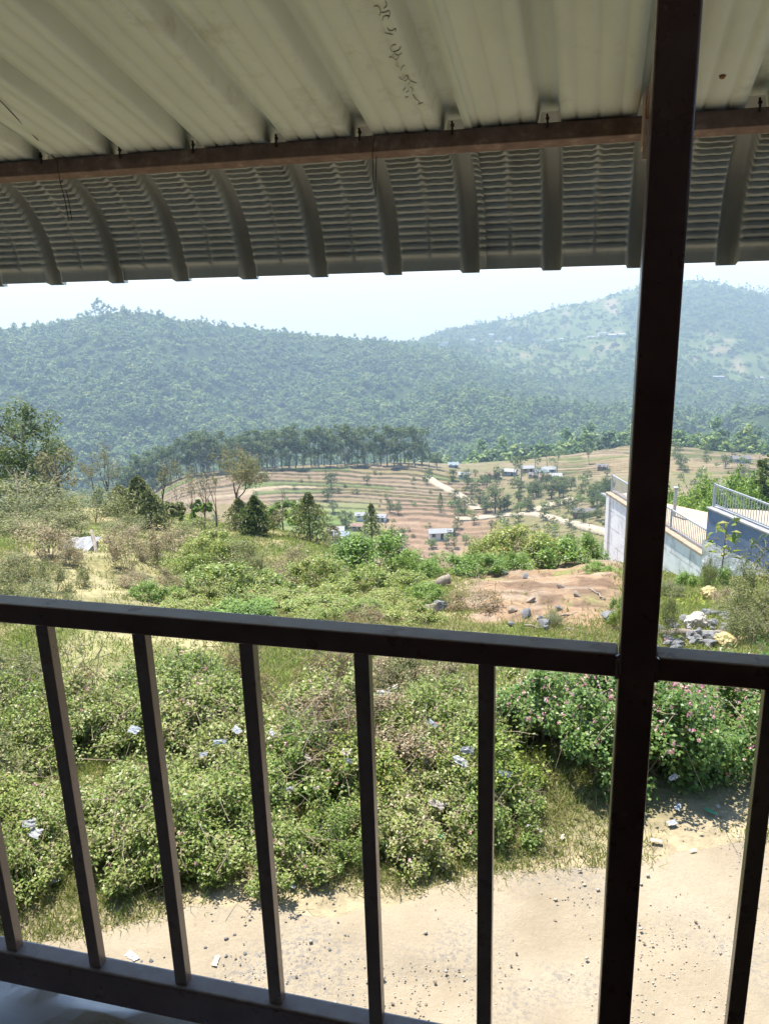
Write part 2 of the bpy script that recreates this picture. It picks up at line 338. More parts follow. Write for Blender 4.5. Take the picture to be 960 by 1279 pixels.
def bush_parts(seed, rx, ry, h, ncl, nleaf, size, m, cr=.2, aspect=.55, stems=12, twig='twig', flowers=0, stalks=0, low=.1, shoots=0):
    rng = np.random.RandomState(seed)
    P, N, cc = bush_points(rng, rx, ry, h, ncl, nleaf, cr, low); ns = shoots
    SHT = []
    for q in range(ns):
        c = cc[rng.randint(ncl)]; d = np.array([c[0], c[1], 0])/max(rx, .1)*.8+rng.normal(size=3)*.5; d[2] = abs(d[2])*.6+.8; d /= np.linalg.norm(d); L_ = rng.uniform(.22, .5)*h**.5
        SHT.append((c, c+d*L_)); kq = 16; t = rng.rand(kq)[:, None]; P = np.concatenate([P, c+d*L_*t+rng.normal(size=(kq, 3))*.035]); N = np.concatenate([N, rng.normal(size=(kq, 3))*.6+np.array([0, 0, .8])])
    V, F = leaf_mesh(rng, P, N, size, aspect)
    out = [('foliage', mesh_np('foliage', V, F, M[m]))]
    mb = MB()
    for k in range(stems):
        c = cc[rng.randint(ncl)]*rng.uniform(.8, 1.1); b = np.array([c[0]*.25, c[1]*.25, -.05]); mid = (b+c)/2+rng.normal(size=3)*.07
        r0 = max(.004, .011*h); mb.tube([b, mid, c], [r0, r0*.7, r0*.35], 4, False)
    for c, e in SHT: mb.tube([c, (c+e)/2, e], [.004, .003, .0015], 3, False)
    for k in range(stalks):
        a = rng.uniform(0, 6.28); q = rng.uniform(.1, 1)
        c = np.array([rx*q*math.cos(a), ry*q*math.sin(a), h*rng.uniform(.35, 1.12)]); t = rng.normal(size=3)*np.array([.13, .13, .13])*h**.5
        mb.tube([c-t, c+rng.normal(size=3)*.02, c+t], [.0035, .003, .0015], 3, False)
    s = mb.v and ('stem', MBmesh(mb, 'stem', M[twig]))
    if s: out.append(s)
    if flowers:
        fp = cc[rng.randint(0, ncl, flowers)]; d = rng.normal(size=(flowers, 3)); d[:, 2] = np.abs(d[:, 2])+.1; d /= np.linalg.norm(d, axis=1, keepdims=True)
        cp = fp+d*cr*1.05; PP = np.repeat(cp, 7, 0)+rng.normal(size=(flowers*7, 3))*.009
        NN = np.repeat(d, 7, 0)+rng.normal(size=(flowers*7, 3))*.5
        V2, F2 = leaf_mesh(rng, PP, NN, .024, .9); n0 = len(F); me = out[0][1]
        me2 = mesh_np('foliage', np.concatenate([V, V2]), np.concatenate([F, F2+len(V)]), M[m]); me2.materials.append(M['flower'])
        me2.polygons.foreach_set('material_index', (np.arange(n0+len(F2)) >= n0).astype(np.int32)); bpy.data.meshes.remove(me); out[0] = ('foliage', me2)
    return out
def MBmesh(mb, name, m, smooth_=False):
    me = bpy.data.meshes.new(name); me.from_pydata(mb.v, [], mb.f); me.update(); me.materials.append(m)
    if smooth_:
        for p in me.polygons: p.use_smooth = True
    return me
def branch(rng, mb, p, d, L, r, depth, tips, spread=.6, up=.15, nseg=4, kids=(2, 4), n=5, minr=.004):
    pts = [p.copy()]; q = p.copy(); dd = d.copy()
    for i in range(nseg):
        dd = dd+rng.normal(size=3)*(.05 if depth == 3 else .13); dd[2] += up*.3; dd /= np.linalg.norm(dd); q = q+dd*L/nseg; pts.append(q.copy())
    rs = [max(minr, r*(1-.6*i/nseg)) for i in range(nseg+1)]
    mb.tube(pts, rs, n, False)
    if depth == 0: tips.append((pts[-1], dd)); tips.append((pts[-2], dd)); return
    for k in range(rng.randint(*kids)+1):
        i = rng.randint(max(1, nseg-2), nseg+1); nd = dd+rng.normal(size=3)*spread; nd[2] += up; nd /= np.linalg.norm(nd)
        branch(rng, mb, pts[i], nd, L*rng.uniform(.5, .75), rs[i]*.65, depth-1, tips, spread, up, max(2, nseg-1), kids, max(3, n-1), minr)
def tree_parts(seed, h, cw, style, m, nleaf, lsize, bark='bark', trunk_r=None, aspect=.45):
    """trunk and crown of one tree, height h, crown width cw"""
    rng = np.random.RandomState(seed); mb = MB(); tips = []; tr = trunk_r or h*.022
    if style == 'column':                       # feathery upright conifer
        mb.tube([(0, 0, -.3), (0, 0, h*.5), (0, 0, h*.97)], [tr, tr*.6, tr*.15], 6)
        z = h*(.04+.96*rng.uniform(0, 1, nleaf)**.85); t = z/h; a = rng.uniform(0, 6.283, nleaf); wr = cw*.5*np.minimum(1, (1.04-t)*1.7)**.9*(.35+1.1*fbm(np.cos(a)*1.6+t*5+seed, np.sin(a)*1.6+t*4, 2))
        rr = wr*np.sqrt(rng.uniform(.1, 1, nleaf)); P = np.stack([rr*np.cos(a), rr*np.sin(a), z], 1)
        N = np.stack([np.cos(a)*.7, np.sin(a)*.7, .6+0*a], 1)+rng.normal(size=(nleaf, 3))*.6
    elif style in ('umbrella', 'tall'):
        bare = .24
        lean = rng.normal(size=2)*.04*h; pts = [(0, 0, -.5), (lean[0]*.3, lean[1]*.3, h*bare), (lean[0], lean[1], h*.85)]
        mb.tube(pts, [tr, tr*.75, tr*.3], 6)
        nl = 7
        for k in range(nl):
            t = rng.uniform(bare*.9, .85); p = np.array([lean[0]*t, lean[1]*t, h*t]); a = 6.283*k/nl+rng.normal()*.4
            d = np.array([math.cos(a), math.sin(a), .5+.5*t]); d /= np.linalg.norm(d); branch(rng, mb, p, d, cw*.42*(1.15-t*.5), tr*.35, 1, tips, .5, .2, 3, (2, 3), 4, tr*.06)
        tp = np.array([q[0] for q in tips]+[(lean[0], lean[1], h*.93), (lean[0], lean[1], h*.8)]); i = rng.randint(0, len(tp), nleaf)
        d = rng.normal(size=(nleaf, 3)); d /= np.linalg.norm(d, axis=1, keepdims=True)
        rad = cw*.15*rng.uniform(.2, 1, nleaf)**.5*rng.uniform(.6, 1.3, len(tp))[i]
        P = tp[i]+d*rad[:, None]*np.array([1, 1, .62]); P[:, 2] = np.minimum(P[:, 2], h); N = d*.6+np.array([0, 0, .7])+rng.normal(size=(nleaf, 3))*.4
    elif style == 'round':
        mb.tube([(0, 0, -.5), (rng.normal()*.03*h, rng.normal()*.03*h, h*.35), (0, 0, h*.75)], [tr, tr*.8, tr*.3], 6)
        for k in range(8):
            t = rng.uniform(.2, .7); a = 6.283*k/8+rng.normal()*.3; d = np.array([math.cos(a), math.sin(a), .7]); d /= np.linalg.norm(d)
            branch(rng, mb, np.array([0, 0, h*t]), d, cw*.33, tr*.4, 1, tips, .5, .15, 3, (2, 3), 4, tr*.06)
        ncl = 26; u = rng.normal(size=(ncl, 3)); u /= np.linalg.norm(u, axis=1, keepdims=True); 
        tp = u*np.array([cw*.4, cw*.4, h*.36])*rng.uniform(.55, 1, (ncl, 1))+np.array([0, 0, h*.55]); i = rng.randint(0, ncl, nleaf)
        d = rng.normal(size=(nleaf, 3)); d /= np.linalg.norm(d, axis=1, keepdims=True); rad = min(cw, h)*.14*rng.uniform(.2, 1, nleaf)**.5*rng.uniform(.6, 1.4, ncl)[i]
        P = tp[i]+d*rad[:, None]; P[:, 2] = np.maximum(P[:, 2], .05); N = d*.7+np.array([0, 0, .6])+rng.normal(size=(nleaf, 3))*.4
    else:                                       # 'bare' and 'sparse'
        branch(rng, mb, np.array([0, 0, -.3]), np.array([rng.normal()*.06, rng.normal()*.06, 1.0]), h*.5, tr, 3 if style == 'bare' else 3, tips, .42, .32, 6, (2, 4), 6, h*.0013)
        tp = np.array([q[0] for q in tips]); sc_ = h/max(tp[:, 2].max(), .1)
        mb.v = [(a*sc_, b*sc_, c*sc_) for a, b, c in mb.v]; tp = tp*sc_
        wmax = max(np.abs(tp[:, :2]).max(), .1); f = min(2.6, cw*.5/wmax)
        mb.v = [(a*f, b*f, c) for a, b, c in mb.v]; tp[:, :2] *= f
        i = rng.randint(0, len(tp), nleaf); d = rng.normal(size=(nleaf, 3)); P = tp[i]+d*h*(.05 if style == 'sparse' else .035); N = d+np.array([0, 0, .4])
    out = [('trunk', MBmesh(mb, 'trunk', M[bark], True))]
    if nleaf:
        V, F = leaf_mesh(rng, P, N, lsize, aspect, -.2); out.append(('crown', mesh_np('crown', V, F, M[m])))
    return out
def rock_mesh(seed, m, sub=2, flat=.7):
    import bmesh
    rng = np.random.RandomState(seed); bm = bmesh.new(); bmesh.ops.create_icosphere(bm, subdivisions=sub, radius=.5)
    pl = [(rng.normal(size=3), rng.uniform(.24, .42)) for _ in range(9)]
    for v in bm.verts:
        p = np.array(v.co[:])
        for nrm, dd in pl:
            q = nrm/np.linalg.norm(nrm); e = p@q-dd
            if e > 0: p = p-q*e*.92
        p = p*(1+.05*rng.normal()); v.co = (p[0], p[1]*.85, p[2]*flat)
    me = bpy.data.meshes.new('rock'); bm.to_mesh(me); bm.free(); me.materials.append(m); return me
def crumple_mesh(seed, m, n=13, amp=.28, asp=.7):
    """a crumpled bag or sheet about one unit wide"""
    rng = np.random.RandomState(seed); g = np.linspace(-.5, .5, n); X, Y = np.meshgrid(g, g, indexing='ij')
    ra = 1+.5*(fbm(X*2.2+seed*3, Y*2.2, 2)-.5); Xc = X*ra+(fbm(X*6+seed, Y*6, 2)-.5)*.06; Yc = Y*asp*ra+(fbm(X*6, Y*6+seed, 2)-.5)*.06
    Z = (fbm(X*5+seed, Y*5+3*seed, 3)-.35)*amp*2*np.exp(-3*(X*X+Y*Y))+np.abs(fbm(X*4+seed*2, Y*4-X*2.5, 2)-.5)*.32+rng.normal(size=X.shape)*.004
    V = np.stack([Xc, Yc, np.maximum(Z, 0.004)], -1).reshape(-1, 3)
    F = [(i*n+j, (i+1)*n+j, (i+1)*n+j+1, i*n+j+1) for i in range(n-1) for j in range(n-1) if not (rng.rand() < .12 and (i in (0, n-2) or j in (0, n-2)))]
    return mesh_np('scrap', V, F, m)

# where something stands as seen past the railing (balusters and post at these x on the plane y = 1)
BAL = [-.831, -.660, -.483, -.306, -.128, .2345]; POST_X = .0685
def gap(x, y):
    q = x/y; b = [(-1.003, 'cut-off left baluster')]+[(BAL[i], f"{ordinal(i+1)} full baluster") for i in range(5)]+[(POST_X, 'the thick post'), (.2345, 'the right baluster')]
    if q < b[0][0]: return 'far left beyond all balusters'
    for i in range(len(b)-1):
        if q < b[i+1][0]:
            if i == 0: return 'left of the first baluster'
            if i <= 4: return f"between the {ordinal(i)} and {ordinal(i+1)} balusters"
            if i == 5: return 'between the fifth baluster and thick post'
            return 'between the thick post and right baluster'
    return 'right of the right baluster'

# ================================================================== SETTING: ground, road, roads in the valley
def hash1(n): return np.modf(np.abs(np.sin(n*127.1+31.7)*43758.5453))[0]
def mixn(a, b, t): return a+(np.asarray(b)-a)*t[:, None]
def ground_albedo(x, y):
    az, d = polar(x, y); n = len(x)
    n1 = fbm(x*.9, y*.9, 4); n2 = fbm(x*.22+7, y*.22, 4); n3 = fbm(x/14, y/14, 4); nb = fbm(x/60, y/60, 4)
    c = np.tile(np.array([.235, .215, .105]), (n, 1))
    c = mixn(c, (.15, .19, .05), sstep(.38, .54, n2)); c = mixn(c, (.38, .31, .19), sstep(.52, .66, n1)*.75)
    # pale clearing of dry grass, bare earth slope, green strip behind the rubble
    cl = sstep(-41, -37, az)*(1-sstep(-30, -26, az))*sstep(7, 10, d)*(1-sstep(24, 32, d))
    c = mixn(c, (.35, .315, .175), cl*sstep(.38, .55, n1+.25*(n2-.5))*.8)
    bs = sstep(-11, -7, az+4*(n2-.5))*(1-sstep(1.8, 3.6, az))*sstep(11, 13, d+3*(n2-.5))*(1-sstep(31, 36, d))
    c = mixn(c, (.315, .215, .14), bs*sstep(.22, .42, n1)); c = mixn(c, (.35, .27, .20), bs*sstep(.55, .68, n1)); c = mixn(c, (.19, .125, .085), bs*sstep(.56, .66, fbm(x*1.7+5, y*1.7, 4)))
    gs = sstep(3.2, 4.2, az)*(1-sstep(8.5, 10.5, az))*sstep(12.5, 14, d)*(1-sstep(20, 22, d))
    c = mixn(c, (.23, .28, .05), gs*.9)
    # strip of trodden dust along the road
    e = y-road_edge(x); vg = (1-sstep(.7, 1.5, e+.5*(n1-.5)))*(d < 14); c = mixn(c, (.24, .215, .12), vg); du = (1-sstep(-.05, .5, e+.7*(n1-.5)))*(d < 14)
    c = mixn(c, (.385, .32, .215), du)
    # slope into the valley and the valley floor
    sl = sstep(42, 60, d); c = mixn(c, (.085, .115, .032), sl*.9); c = mixn(c, (.17, .17, .06), sl*sstep(.5, .64, n3)*.8)
    vf = sstep(205, 235, d)*(1-sstep(455, 500, d))
    c = mixn(c, (.17, .155, .08), vf); c = mixn(c, (.21, .17, .11), vf*sstep(.52, .64, fbm(x/26, y/26, 3))*.8)
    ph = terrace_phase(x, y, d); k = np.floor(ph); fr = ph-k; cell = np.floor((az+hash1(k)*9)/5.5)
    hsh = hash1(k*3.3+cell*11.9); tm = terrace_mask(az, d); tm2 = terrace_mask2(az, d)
    tc = np.tile(np.array([.21, .155, .108]), (n, 1))
    tc[hsh > .3] = (.235, .18, .125); tc[hsh > .58] = (.20, .165, .09); tc[hsh > .82] = (.12, .15, .055); tc[hsh > .92] = (.31, .255, .18)
    green = sstep(-24, -21, az)*(1-sstep(-16, -14, az))*sstep(240, 250, d)*(1-sstep(300, 330, d)); tc = mixn(tc, (.13, .19, .05), green*.85)
    red = sstep(-16, -14, az)*(1-sstep(300, 330, d)); tc = mixn(tc, (.25, .165, .115), red*.75)
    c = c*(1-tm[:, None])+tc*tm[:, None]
    t2 = np.tile(np.array([.27, .21, .14]), (n, 1)); t2[hsh > .45] = (.22, .175, .10); t2[hsh > .75] = (.14, .15, .06)
    c = c*(1-tm2[:, None])+t2*tm2[:, None]
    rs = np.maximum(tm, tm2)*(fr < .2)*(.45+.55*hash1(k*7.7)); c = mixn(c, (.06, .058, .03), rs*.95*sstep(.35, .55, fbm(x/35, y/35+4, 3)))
    # wooded and planted hills
    ff = sstep(455, 520, d); fc = np.tile(np.array([.03, .05, .014]), (n, 1)); pl = plant_mask(x, y)
    fc = mixn(fc, (.085, .12, .035), pl); fc = mixn(fc, (.21, .18, .11), pl*sstep(.6, .68, fbm(x/45, y/45, 3)))
    c = c*(1-ff[:, None])+fc*ff[:, None]
    far = sstep(3500, 7000, d); c = mixn(c, (.2, .2, .12), far)
    return np.clip(c*(.88+.24*fbm(x*3.1, y*3.1, 2))[:, None], 0, 1)
def plant_mask(x, y):
    """tea slopes and clearings on the far right hill"""
    az, d = polar(x, y)
    m = sstep(-11, -5, az)*sstep(1350, 1700, d)*(1-sstep(3000, 3400, d))
    return m*np.clip(sstep(.40, .52, fbm(x/190+3, y/190+1, 4))+.15, 0, 1)
def ground_obj():
    az = np.concatenate([np.arange(-180, -62, 4), np.arange(-62, 30, .25), np.arange(30, 180, 4)])
    d = np.concatenate([np.linspace(.02, 3, 6, endpoint=False), np.exp(np.linspace(math.log(3), math.log(60), 150, endpoint=False)),
                        np.exp(np.linspace(math.log(60), math.log(228), 40, endpoint=False)), np.linspace(228, 480, 250, endpoint=False),
                        np.exp(np.linspace(math.log(480), math.log(3200), 130, endpoint=False)), np.exp(np.linspace(math.log(3200), math.log(45000), 26))])
    A, D = np.meshgrid(np.radians(az), d, indexing='ij'); X = (D*np.sin(A)).ravel(); Y = (D*np.cos(A)).ravel(); Z = H(X, Y)
    na, nd = len(az), len(d); I, J = np.meshgrid(np.arange(na), np.arange(nd-1), indexing='ij'); I2 = (I+1) % na
    F = np.stack([I*nd+J, I*nd+J+1, I2*nd+J+1, I2*nd+J], -1).reshape(-1, 4)[:, ::-1]
    m, nt, n, L, b = newmat('ground'); at_ = n.new('ShaderNodeAttribute'); at_.attribute_name = 'soil'; v = coord(nt)
    f = ramp(nt, noise(nt, 7, 6, .7, v), [(.3, (.62, .62, .62)), (.7, (1.3, 1.28, 1.22))])
    f2 = ramp(nt, noise(nt, .35, 5, .65, v), [(.3, (.8, .82, .8)), (.7, (1.18, 1.15, 1.1))])
    L.new(mixc(nt, 1, mixc(nt, 1, at_.outputs['Color'], f, 'MULTIPLY'), f2, 'MULTIPLY'), b.inputs['Base Color'])
    b.inputs['Roughness'].default_value = .95; b.inputs['Specular IOR Level'].default_value = .15
    bump(nt, b, noise(nt, 14, 6, .7, v), .7, .04)
    me = mesh_np('ground', np.stack([X, Y, Z], 1), F, m, True)
    col = np.ones((len(X), 4), np.float32); col[:, :3] = ground_albedo(X, Y)
    a = me.attributes.new('soil', 'FLOAT_COLOR', 'POINT'); a.data.foreach_set('color', col.ravel())
    tag(link('ground', me), kind='structure')
ground_obj()

def road_near():
    xs = np.arange(-16, 12, .12); ts = np.concatenate([np.linspace(0, .5, 8, endpoint=False), np.linspace(.5, 1, 90)])
    V = []; e = road_edge(xs)-.05+.35*(fbm(xs*2.3, xs*0+9, 3)-.5)
    for x, ey in zip(xs, e):
        for t in ts: V.append((x, -6+(ey+6)*t, 0))
    V = np.array(V); V[:, 2] = H(V[:, 0], V[:, 1])+.004+.03*fbm(V[:, 0]*.8, V[:, 1]*.8+3, 3)*np.tile(np.sin(np.pi*ts)**.5, len(xs))
    ee = V[:, 1]-road_edge(V[:, 0])+.3*(fbm(V[:, 0]*.7, V[:, 0]*0+1, 2)-.5); V[:, 2] += np.maximum(-.02, .018-.026*np.exp(-((ee+.85)/.16)**2)-.026*np.exp(-((ee+2.1)/.17)**2)+.016*(fbm(V[:, 0]*4, V[:, 1]*4, 3)-.5)-.018)+.021*np.minimum(1, 4*np.tile(np.abs(np.sin(np.pi*ts))**.5, len(xs)))
    n = len(ts); F = [(i*n+j, (i+1)*n+j, (i+1)*n+j+1, i*n+j+1) for i in range(len(xs)-1) for j in range(n-1)]
    m, nt, nn, L, b = newmat('dirt_road'); v = coord(nt)
    c = ramp(nt, noise(nt, 1.1, 8, .66, v, .3), [(.28, (.285, .232, .158)), (.5, (.358, .298, .208)), (.72, (.42, .356, .256))])
    g = mth(nt, 'MULTIPLY', ramp(nt, noise(nt, .9, 3, .5, v), [(.48, (0, 0, 0)), (.62, (1, 1, 1))]), ramp(nt, noise(nt, 30, 5, .75, v), [(.48, (0, 0, 0)), (.58, (1, 1, 1))]))
    c = mixc(nt, mth(nt, 'MULTIPLY', g, .85), c, (.215, .20, .18))
    c = mixc(nt, mth(nt, 'MULTIPLY', ramp(nt, noise(nt, 60, 3, .7, v), [(.58, (0, 0, 0)), (.68, (1, 1, 1))]), .55), c, (.25, .205, .15))
    L.new(c, b.inputs['Base Color']); b.inputs['Roughness'].default_value = .95; b.inputs['Specular IOR Level'].default_value = .1
    bump(nt, b, noise(nt, 22, 8, .75, v), .75, .025)
    tag(link('dirt_road', mesh_np('dirt_road', V, F, m, True)), kind='structure')
road_near()
M['track'] = mat('track_dust', [(.3, (.33, .27, .19)), (.7, (.43, .36, .26))], .5, .95)
def track(name, pix, w0):
    P = [gpt(*p, dmin=120) for p in pix]; pts = []
    for a, b in zip(P[:-1], P[1:]):
        k = max(2, int(math.hypot(b[0]-a[0], b[1]-a[1])/4))
        pts += [(a[0]+(b[0]-a[0])*i/k, a[1]+(b[1]-a[1])*i/k) for i in range(k)]
    pts.append(P[-1][:2]); pts = np.array(pts)
    for _ in range(3): pts[1:-1] = (pts[:-2]+2*pts[1:-1]+pts[2:])/4
    t = np.gradient(pts, axis=0); t /= np.linalg.norm(t, axis=1, keepdims=True); nn = np.stack([-t[:, 1], t[:, 0]], 1)
    V = []
    for k in (-1, -.5, 0, .5, 1):
        q = pts+nn*k*w0*.5; V.append(np.stack([q[:, 0], q[:, 1], H(q[:, 0], q[:, 1])+.45], 1))
    V = np.array(V); zc = V[..., 2].max(0); V[..., 2] = zc[None]; n = len(pts)
    V = np.concatenate([V.reshape(-1, 3), V[0]-np.array([0, 0, 1.2]), V[-1]-np.array([0, 0, 1.2])])
    F = [(k*n+i, k*n+i+1, (k+1)*n+i+1, (k+1)*n+i) for k in range(4) for i in range(n-1)]
    F += [(5*n+i, 5*n+i+1, i+1, i) for i in range(n-1)]+[(4*n+i, 4*n+i+1, 6*n+i+1, 6*n+i) for i in range(n-1)]
    tag(link(name, mesh_np(name, V, F, M['track'])), kind='structure')
track('dirt_path', [(533, 596), (540, 602), (548, 607), (562, 613), (577, 622), (590, 632), (598, 637)], 4.2)
track('valley_road', [(800, 676), (757, 666), (725, 657), (700, 651), (684, 647), (672, 643), (655, 642), (638, 644), (610, 646), (570, 650)], 4.5)
track('side_road', [(660, 641), (674, 638), (690, 632), (703, 629), (717, 624)], 4.5)
track('hill_road', [(905, 485), (922, 488), (940, 491), (958, 494)], 9)

# ================================================================== SETTING: the balcony and its building
FL = EYE-1.385
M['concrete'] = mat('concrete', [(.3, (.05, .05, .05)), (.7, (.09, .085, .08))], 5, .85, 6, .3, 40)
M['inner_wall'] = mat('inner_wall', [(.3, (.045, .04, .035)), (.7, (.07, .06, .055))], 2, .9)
mb = MB(); mb.box(-4.6, 3.2, -2.6, 1.13, FL-.14, FL, .008); tag(mb.build('floor', M['concrete']), kind='structure')
mb = MB(); mb.box(-4.6, 3.2, -2.75, -2.6, 0, 6.4); tag(mb.build('wall_back', M['inner_wall']), kind='structure')
mb = MB(); mb.box(-4.75, -4.6, -2.75, 1.0, 0, 5.55); tag(mb.build('wall_left', M['inner_wall']), kind='structure')
mb = MB(); mb.box(1.32, 1.47, -2.75, 2.2, 0, EYE+.27); tag(mb.build('side_light_block', M['inner_wall']), kind='structure')  # unseen wall, added to keep light from the right off the roof ribs
mb = MB(); mb.box(-4.6, 3.2, .55, .7, 0, FL-.141); tag(mb.build('wall_lower', M['inner_wall']), kind='structure')

# ---- steel railing
ZT, ZTB, ZB, ZBB = EYE-.4786, EYE-.5122, EYE-1.1876, EYE-1.2606
rl = thing('balcony_railing', 'dark brown steel balcony railing with square balusters in front of the hedge', 'railing', (0, 1.0, ZBB))
def railpart(name, x0, x1, y0, y1, z0, z1, bev=.003, lab=None):
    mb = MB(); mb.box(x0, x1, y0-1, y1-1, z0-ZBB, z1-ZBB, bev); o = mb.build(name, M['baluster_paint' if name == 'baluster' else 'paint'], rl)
    if lab: o['label'] = lab
    return o
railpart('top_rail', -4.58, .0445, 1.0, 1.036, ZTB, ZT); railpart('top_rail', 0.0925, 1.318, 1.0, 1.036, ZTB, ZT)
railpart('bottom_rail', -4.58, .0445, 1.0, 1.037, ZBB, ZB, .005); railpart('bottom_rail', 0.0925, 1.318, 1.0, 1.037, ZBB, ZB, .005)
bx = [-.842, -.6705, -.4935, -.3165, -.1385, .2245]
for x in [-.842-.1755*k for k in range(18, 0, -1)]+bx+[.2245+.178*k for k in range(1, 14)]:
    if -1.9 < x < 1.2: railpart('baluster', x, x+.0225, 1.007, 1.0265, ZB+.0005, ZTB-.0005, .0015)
rng = random.Random(3)
for x, z0, z1 in ((.0445, ZTB, ZT), (.0925, ZTB, ZT)):
    weld = MB(); wp_ = []
    for k in range(9):
        t = k/8; wp_.append((x+rng.uniform(-.002, .002), -.002, z0+(z1-z0)*t-ZBB))
    weld.tube(wp_, [rng.uniform(.002, .0032) for _ in wp_], 6); weld.build('weld_bead', M['paint'], rl)
# ---- post
po = thing('steel_post', 'dark brown square steel post rising from the railing to the roof', 'post', (.0685, 1.0175, FL))
mb = MB(); mb.box(-.0225, .0225, -.0235, .0235, .001, 2.16, .003); mb.build('post_tube', M['paint'], po)
mb = MB(); mb.box(-.06, .06, -.06, .06, .0005, .008); mb.build('base_plate', M['paint'], po)
# ---- purlin, rafter
ZS0 = EYE+.362; SL = .28; Y0 = 2.338
def zs(y): return ZS0+SL*(2.30-y)
pu = thing('roof_purlin', 'rusty brown steel purlin tube running across under the roof sheets', 'purlin', (-.7, 2.302, EYE+.3365)); pu.rotation_euler.x = -math.atan(SL)
mb = MB(); mb.box(-3.9, 3.9, -.0225, .0225, -.0225, .0225, .003); mb.build('purlin_tube', M['paint_red'], pu)
for k in range(-9, 5):
    x = -.141+.246*k+rng.uniform(-.012, .012)+.7; mb = MB()
    mb.tube([(x, -.027, .008), (x, -.0275, .032), (x-.002, -.029, .041)], .003, 6); mb.tube([(x, -.0275, .028), (x, -.0275, .033)], .0052, 6)
    mb.build('hook_bolt', M['wire'], pu)
ra = thing('roof_rafter', 'brown steel rafter behind the post, carrying the purlin', 'rafter', (.108, 2.2, EYE+.3))
mb = MB(); n = 0
def rz_(y): return zs(y)-.012-(EYE+.3)
V = [(-.019, 0.07, rz_(2.27)-.045-.01), (.019, .07, rz_(2.27)-.045-.01), (.019, .07, rz_(2.27)-.012), (-.019, .07, rz_(2.27)-.012)]
V += [(a, -2.6, c+SL*2.67) for a, b, c in V]
mb.add(V, [(0, 1, 2, 3), (7, 6, 5, 4), (0, 4, 5, 1), (1, 5, 6, 2), (2, 6, 7, 3), (3, 7, 4, 0)]); mb.build('rafter_tube', M['paint'], ra)
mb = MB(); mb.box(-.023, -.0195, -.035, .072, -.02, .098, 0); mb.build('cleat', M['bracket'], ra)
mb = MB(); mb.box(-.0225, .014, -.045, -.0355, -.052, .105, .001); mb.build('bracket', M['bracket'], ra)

# ---- roof sheets
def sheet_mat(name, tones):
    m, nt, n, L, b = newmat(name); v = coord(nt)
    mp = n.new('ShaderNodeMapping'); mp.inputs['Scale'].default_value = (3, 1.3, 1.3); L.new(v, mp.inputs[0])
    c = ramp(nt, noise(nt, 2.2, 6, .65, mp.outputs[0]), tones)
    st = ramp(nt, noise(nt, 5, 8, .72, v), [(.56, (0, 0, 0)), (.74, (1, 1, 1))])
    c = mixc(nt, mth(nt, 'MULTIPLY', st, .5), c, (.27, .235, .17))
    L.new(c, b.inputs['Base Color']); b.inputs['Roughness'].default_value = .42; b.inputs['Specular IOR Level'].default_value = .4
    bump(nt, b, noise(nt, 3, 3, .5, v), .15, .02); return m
M['sheet'] = sheet_mat('cream_sheet', [(.3, (.555, .605, .525)), (.5, (.62, .672, .59)), (.72, (.66, .715, .635))]); M['eave'] = sheet_mat('skylit_grey_sheet', [(.3, (.34, .365, .345)), (.5, (.41, .435, .41)), (.72, (.47, .495, .465))])  # eave copy is greyer: cool light from outdoors put into its colour
RB = .0; PITCH = .246; XR = -.141
th0 = math.atan(SL); RC = .352; cyc = Y0-RC*math.sin(th0); czc = zs(Y0)-RC*math.cos(th0)
def prof(u):
    """height of the cross-section at u metres from a rib's centre (rib rises away from below)"""
    a = abs(u)
    if a < .0225: return .048
    if a < .031: return .048*(1-(a-.0225)/.0085)
    h = 0
    for q in (.070, .123, .176):
        t = abs((u % PITCH)-q)
        if t < .006: h = .0048*(1-t/.006)
    return h
US = sorted(set([0, .0225, .031, .0635, .07, .0765, .1, .1165, .123, .1295, .145, .1695, .176, .1825, PITCH-.031, PITCH-.0225]))
def sheet_xs(x0, x1):
    xs = [x0]; k = math.floor((x0-XR)/PITCH)
    while True:
        done = False
        for u in US:
            x = XR+k*PITCH+u
            if x >= x1-1e-4: done = True; break
            if x > x0+1e-4: xs.append(x)
        if done: break
        k += 1
    return np.array(xs+[x1])
def ucen(x):
    u = (x-XR) % PITCH
    return u if u < PITCH/2 else u-PITCH
def h_of(x):
    u = ucen(x); return prof(u if u > -.05 else u % PITCH) if abs(u) < .05 else prof((x-XR) % PITCH)
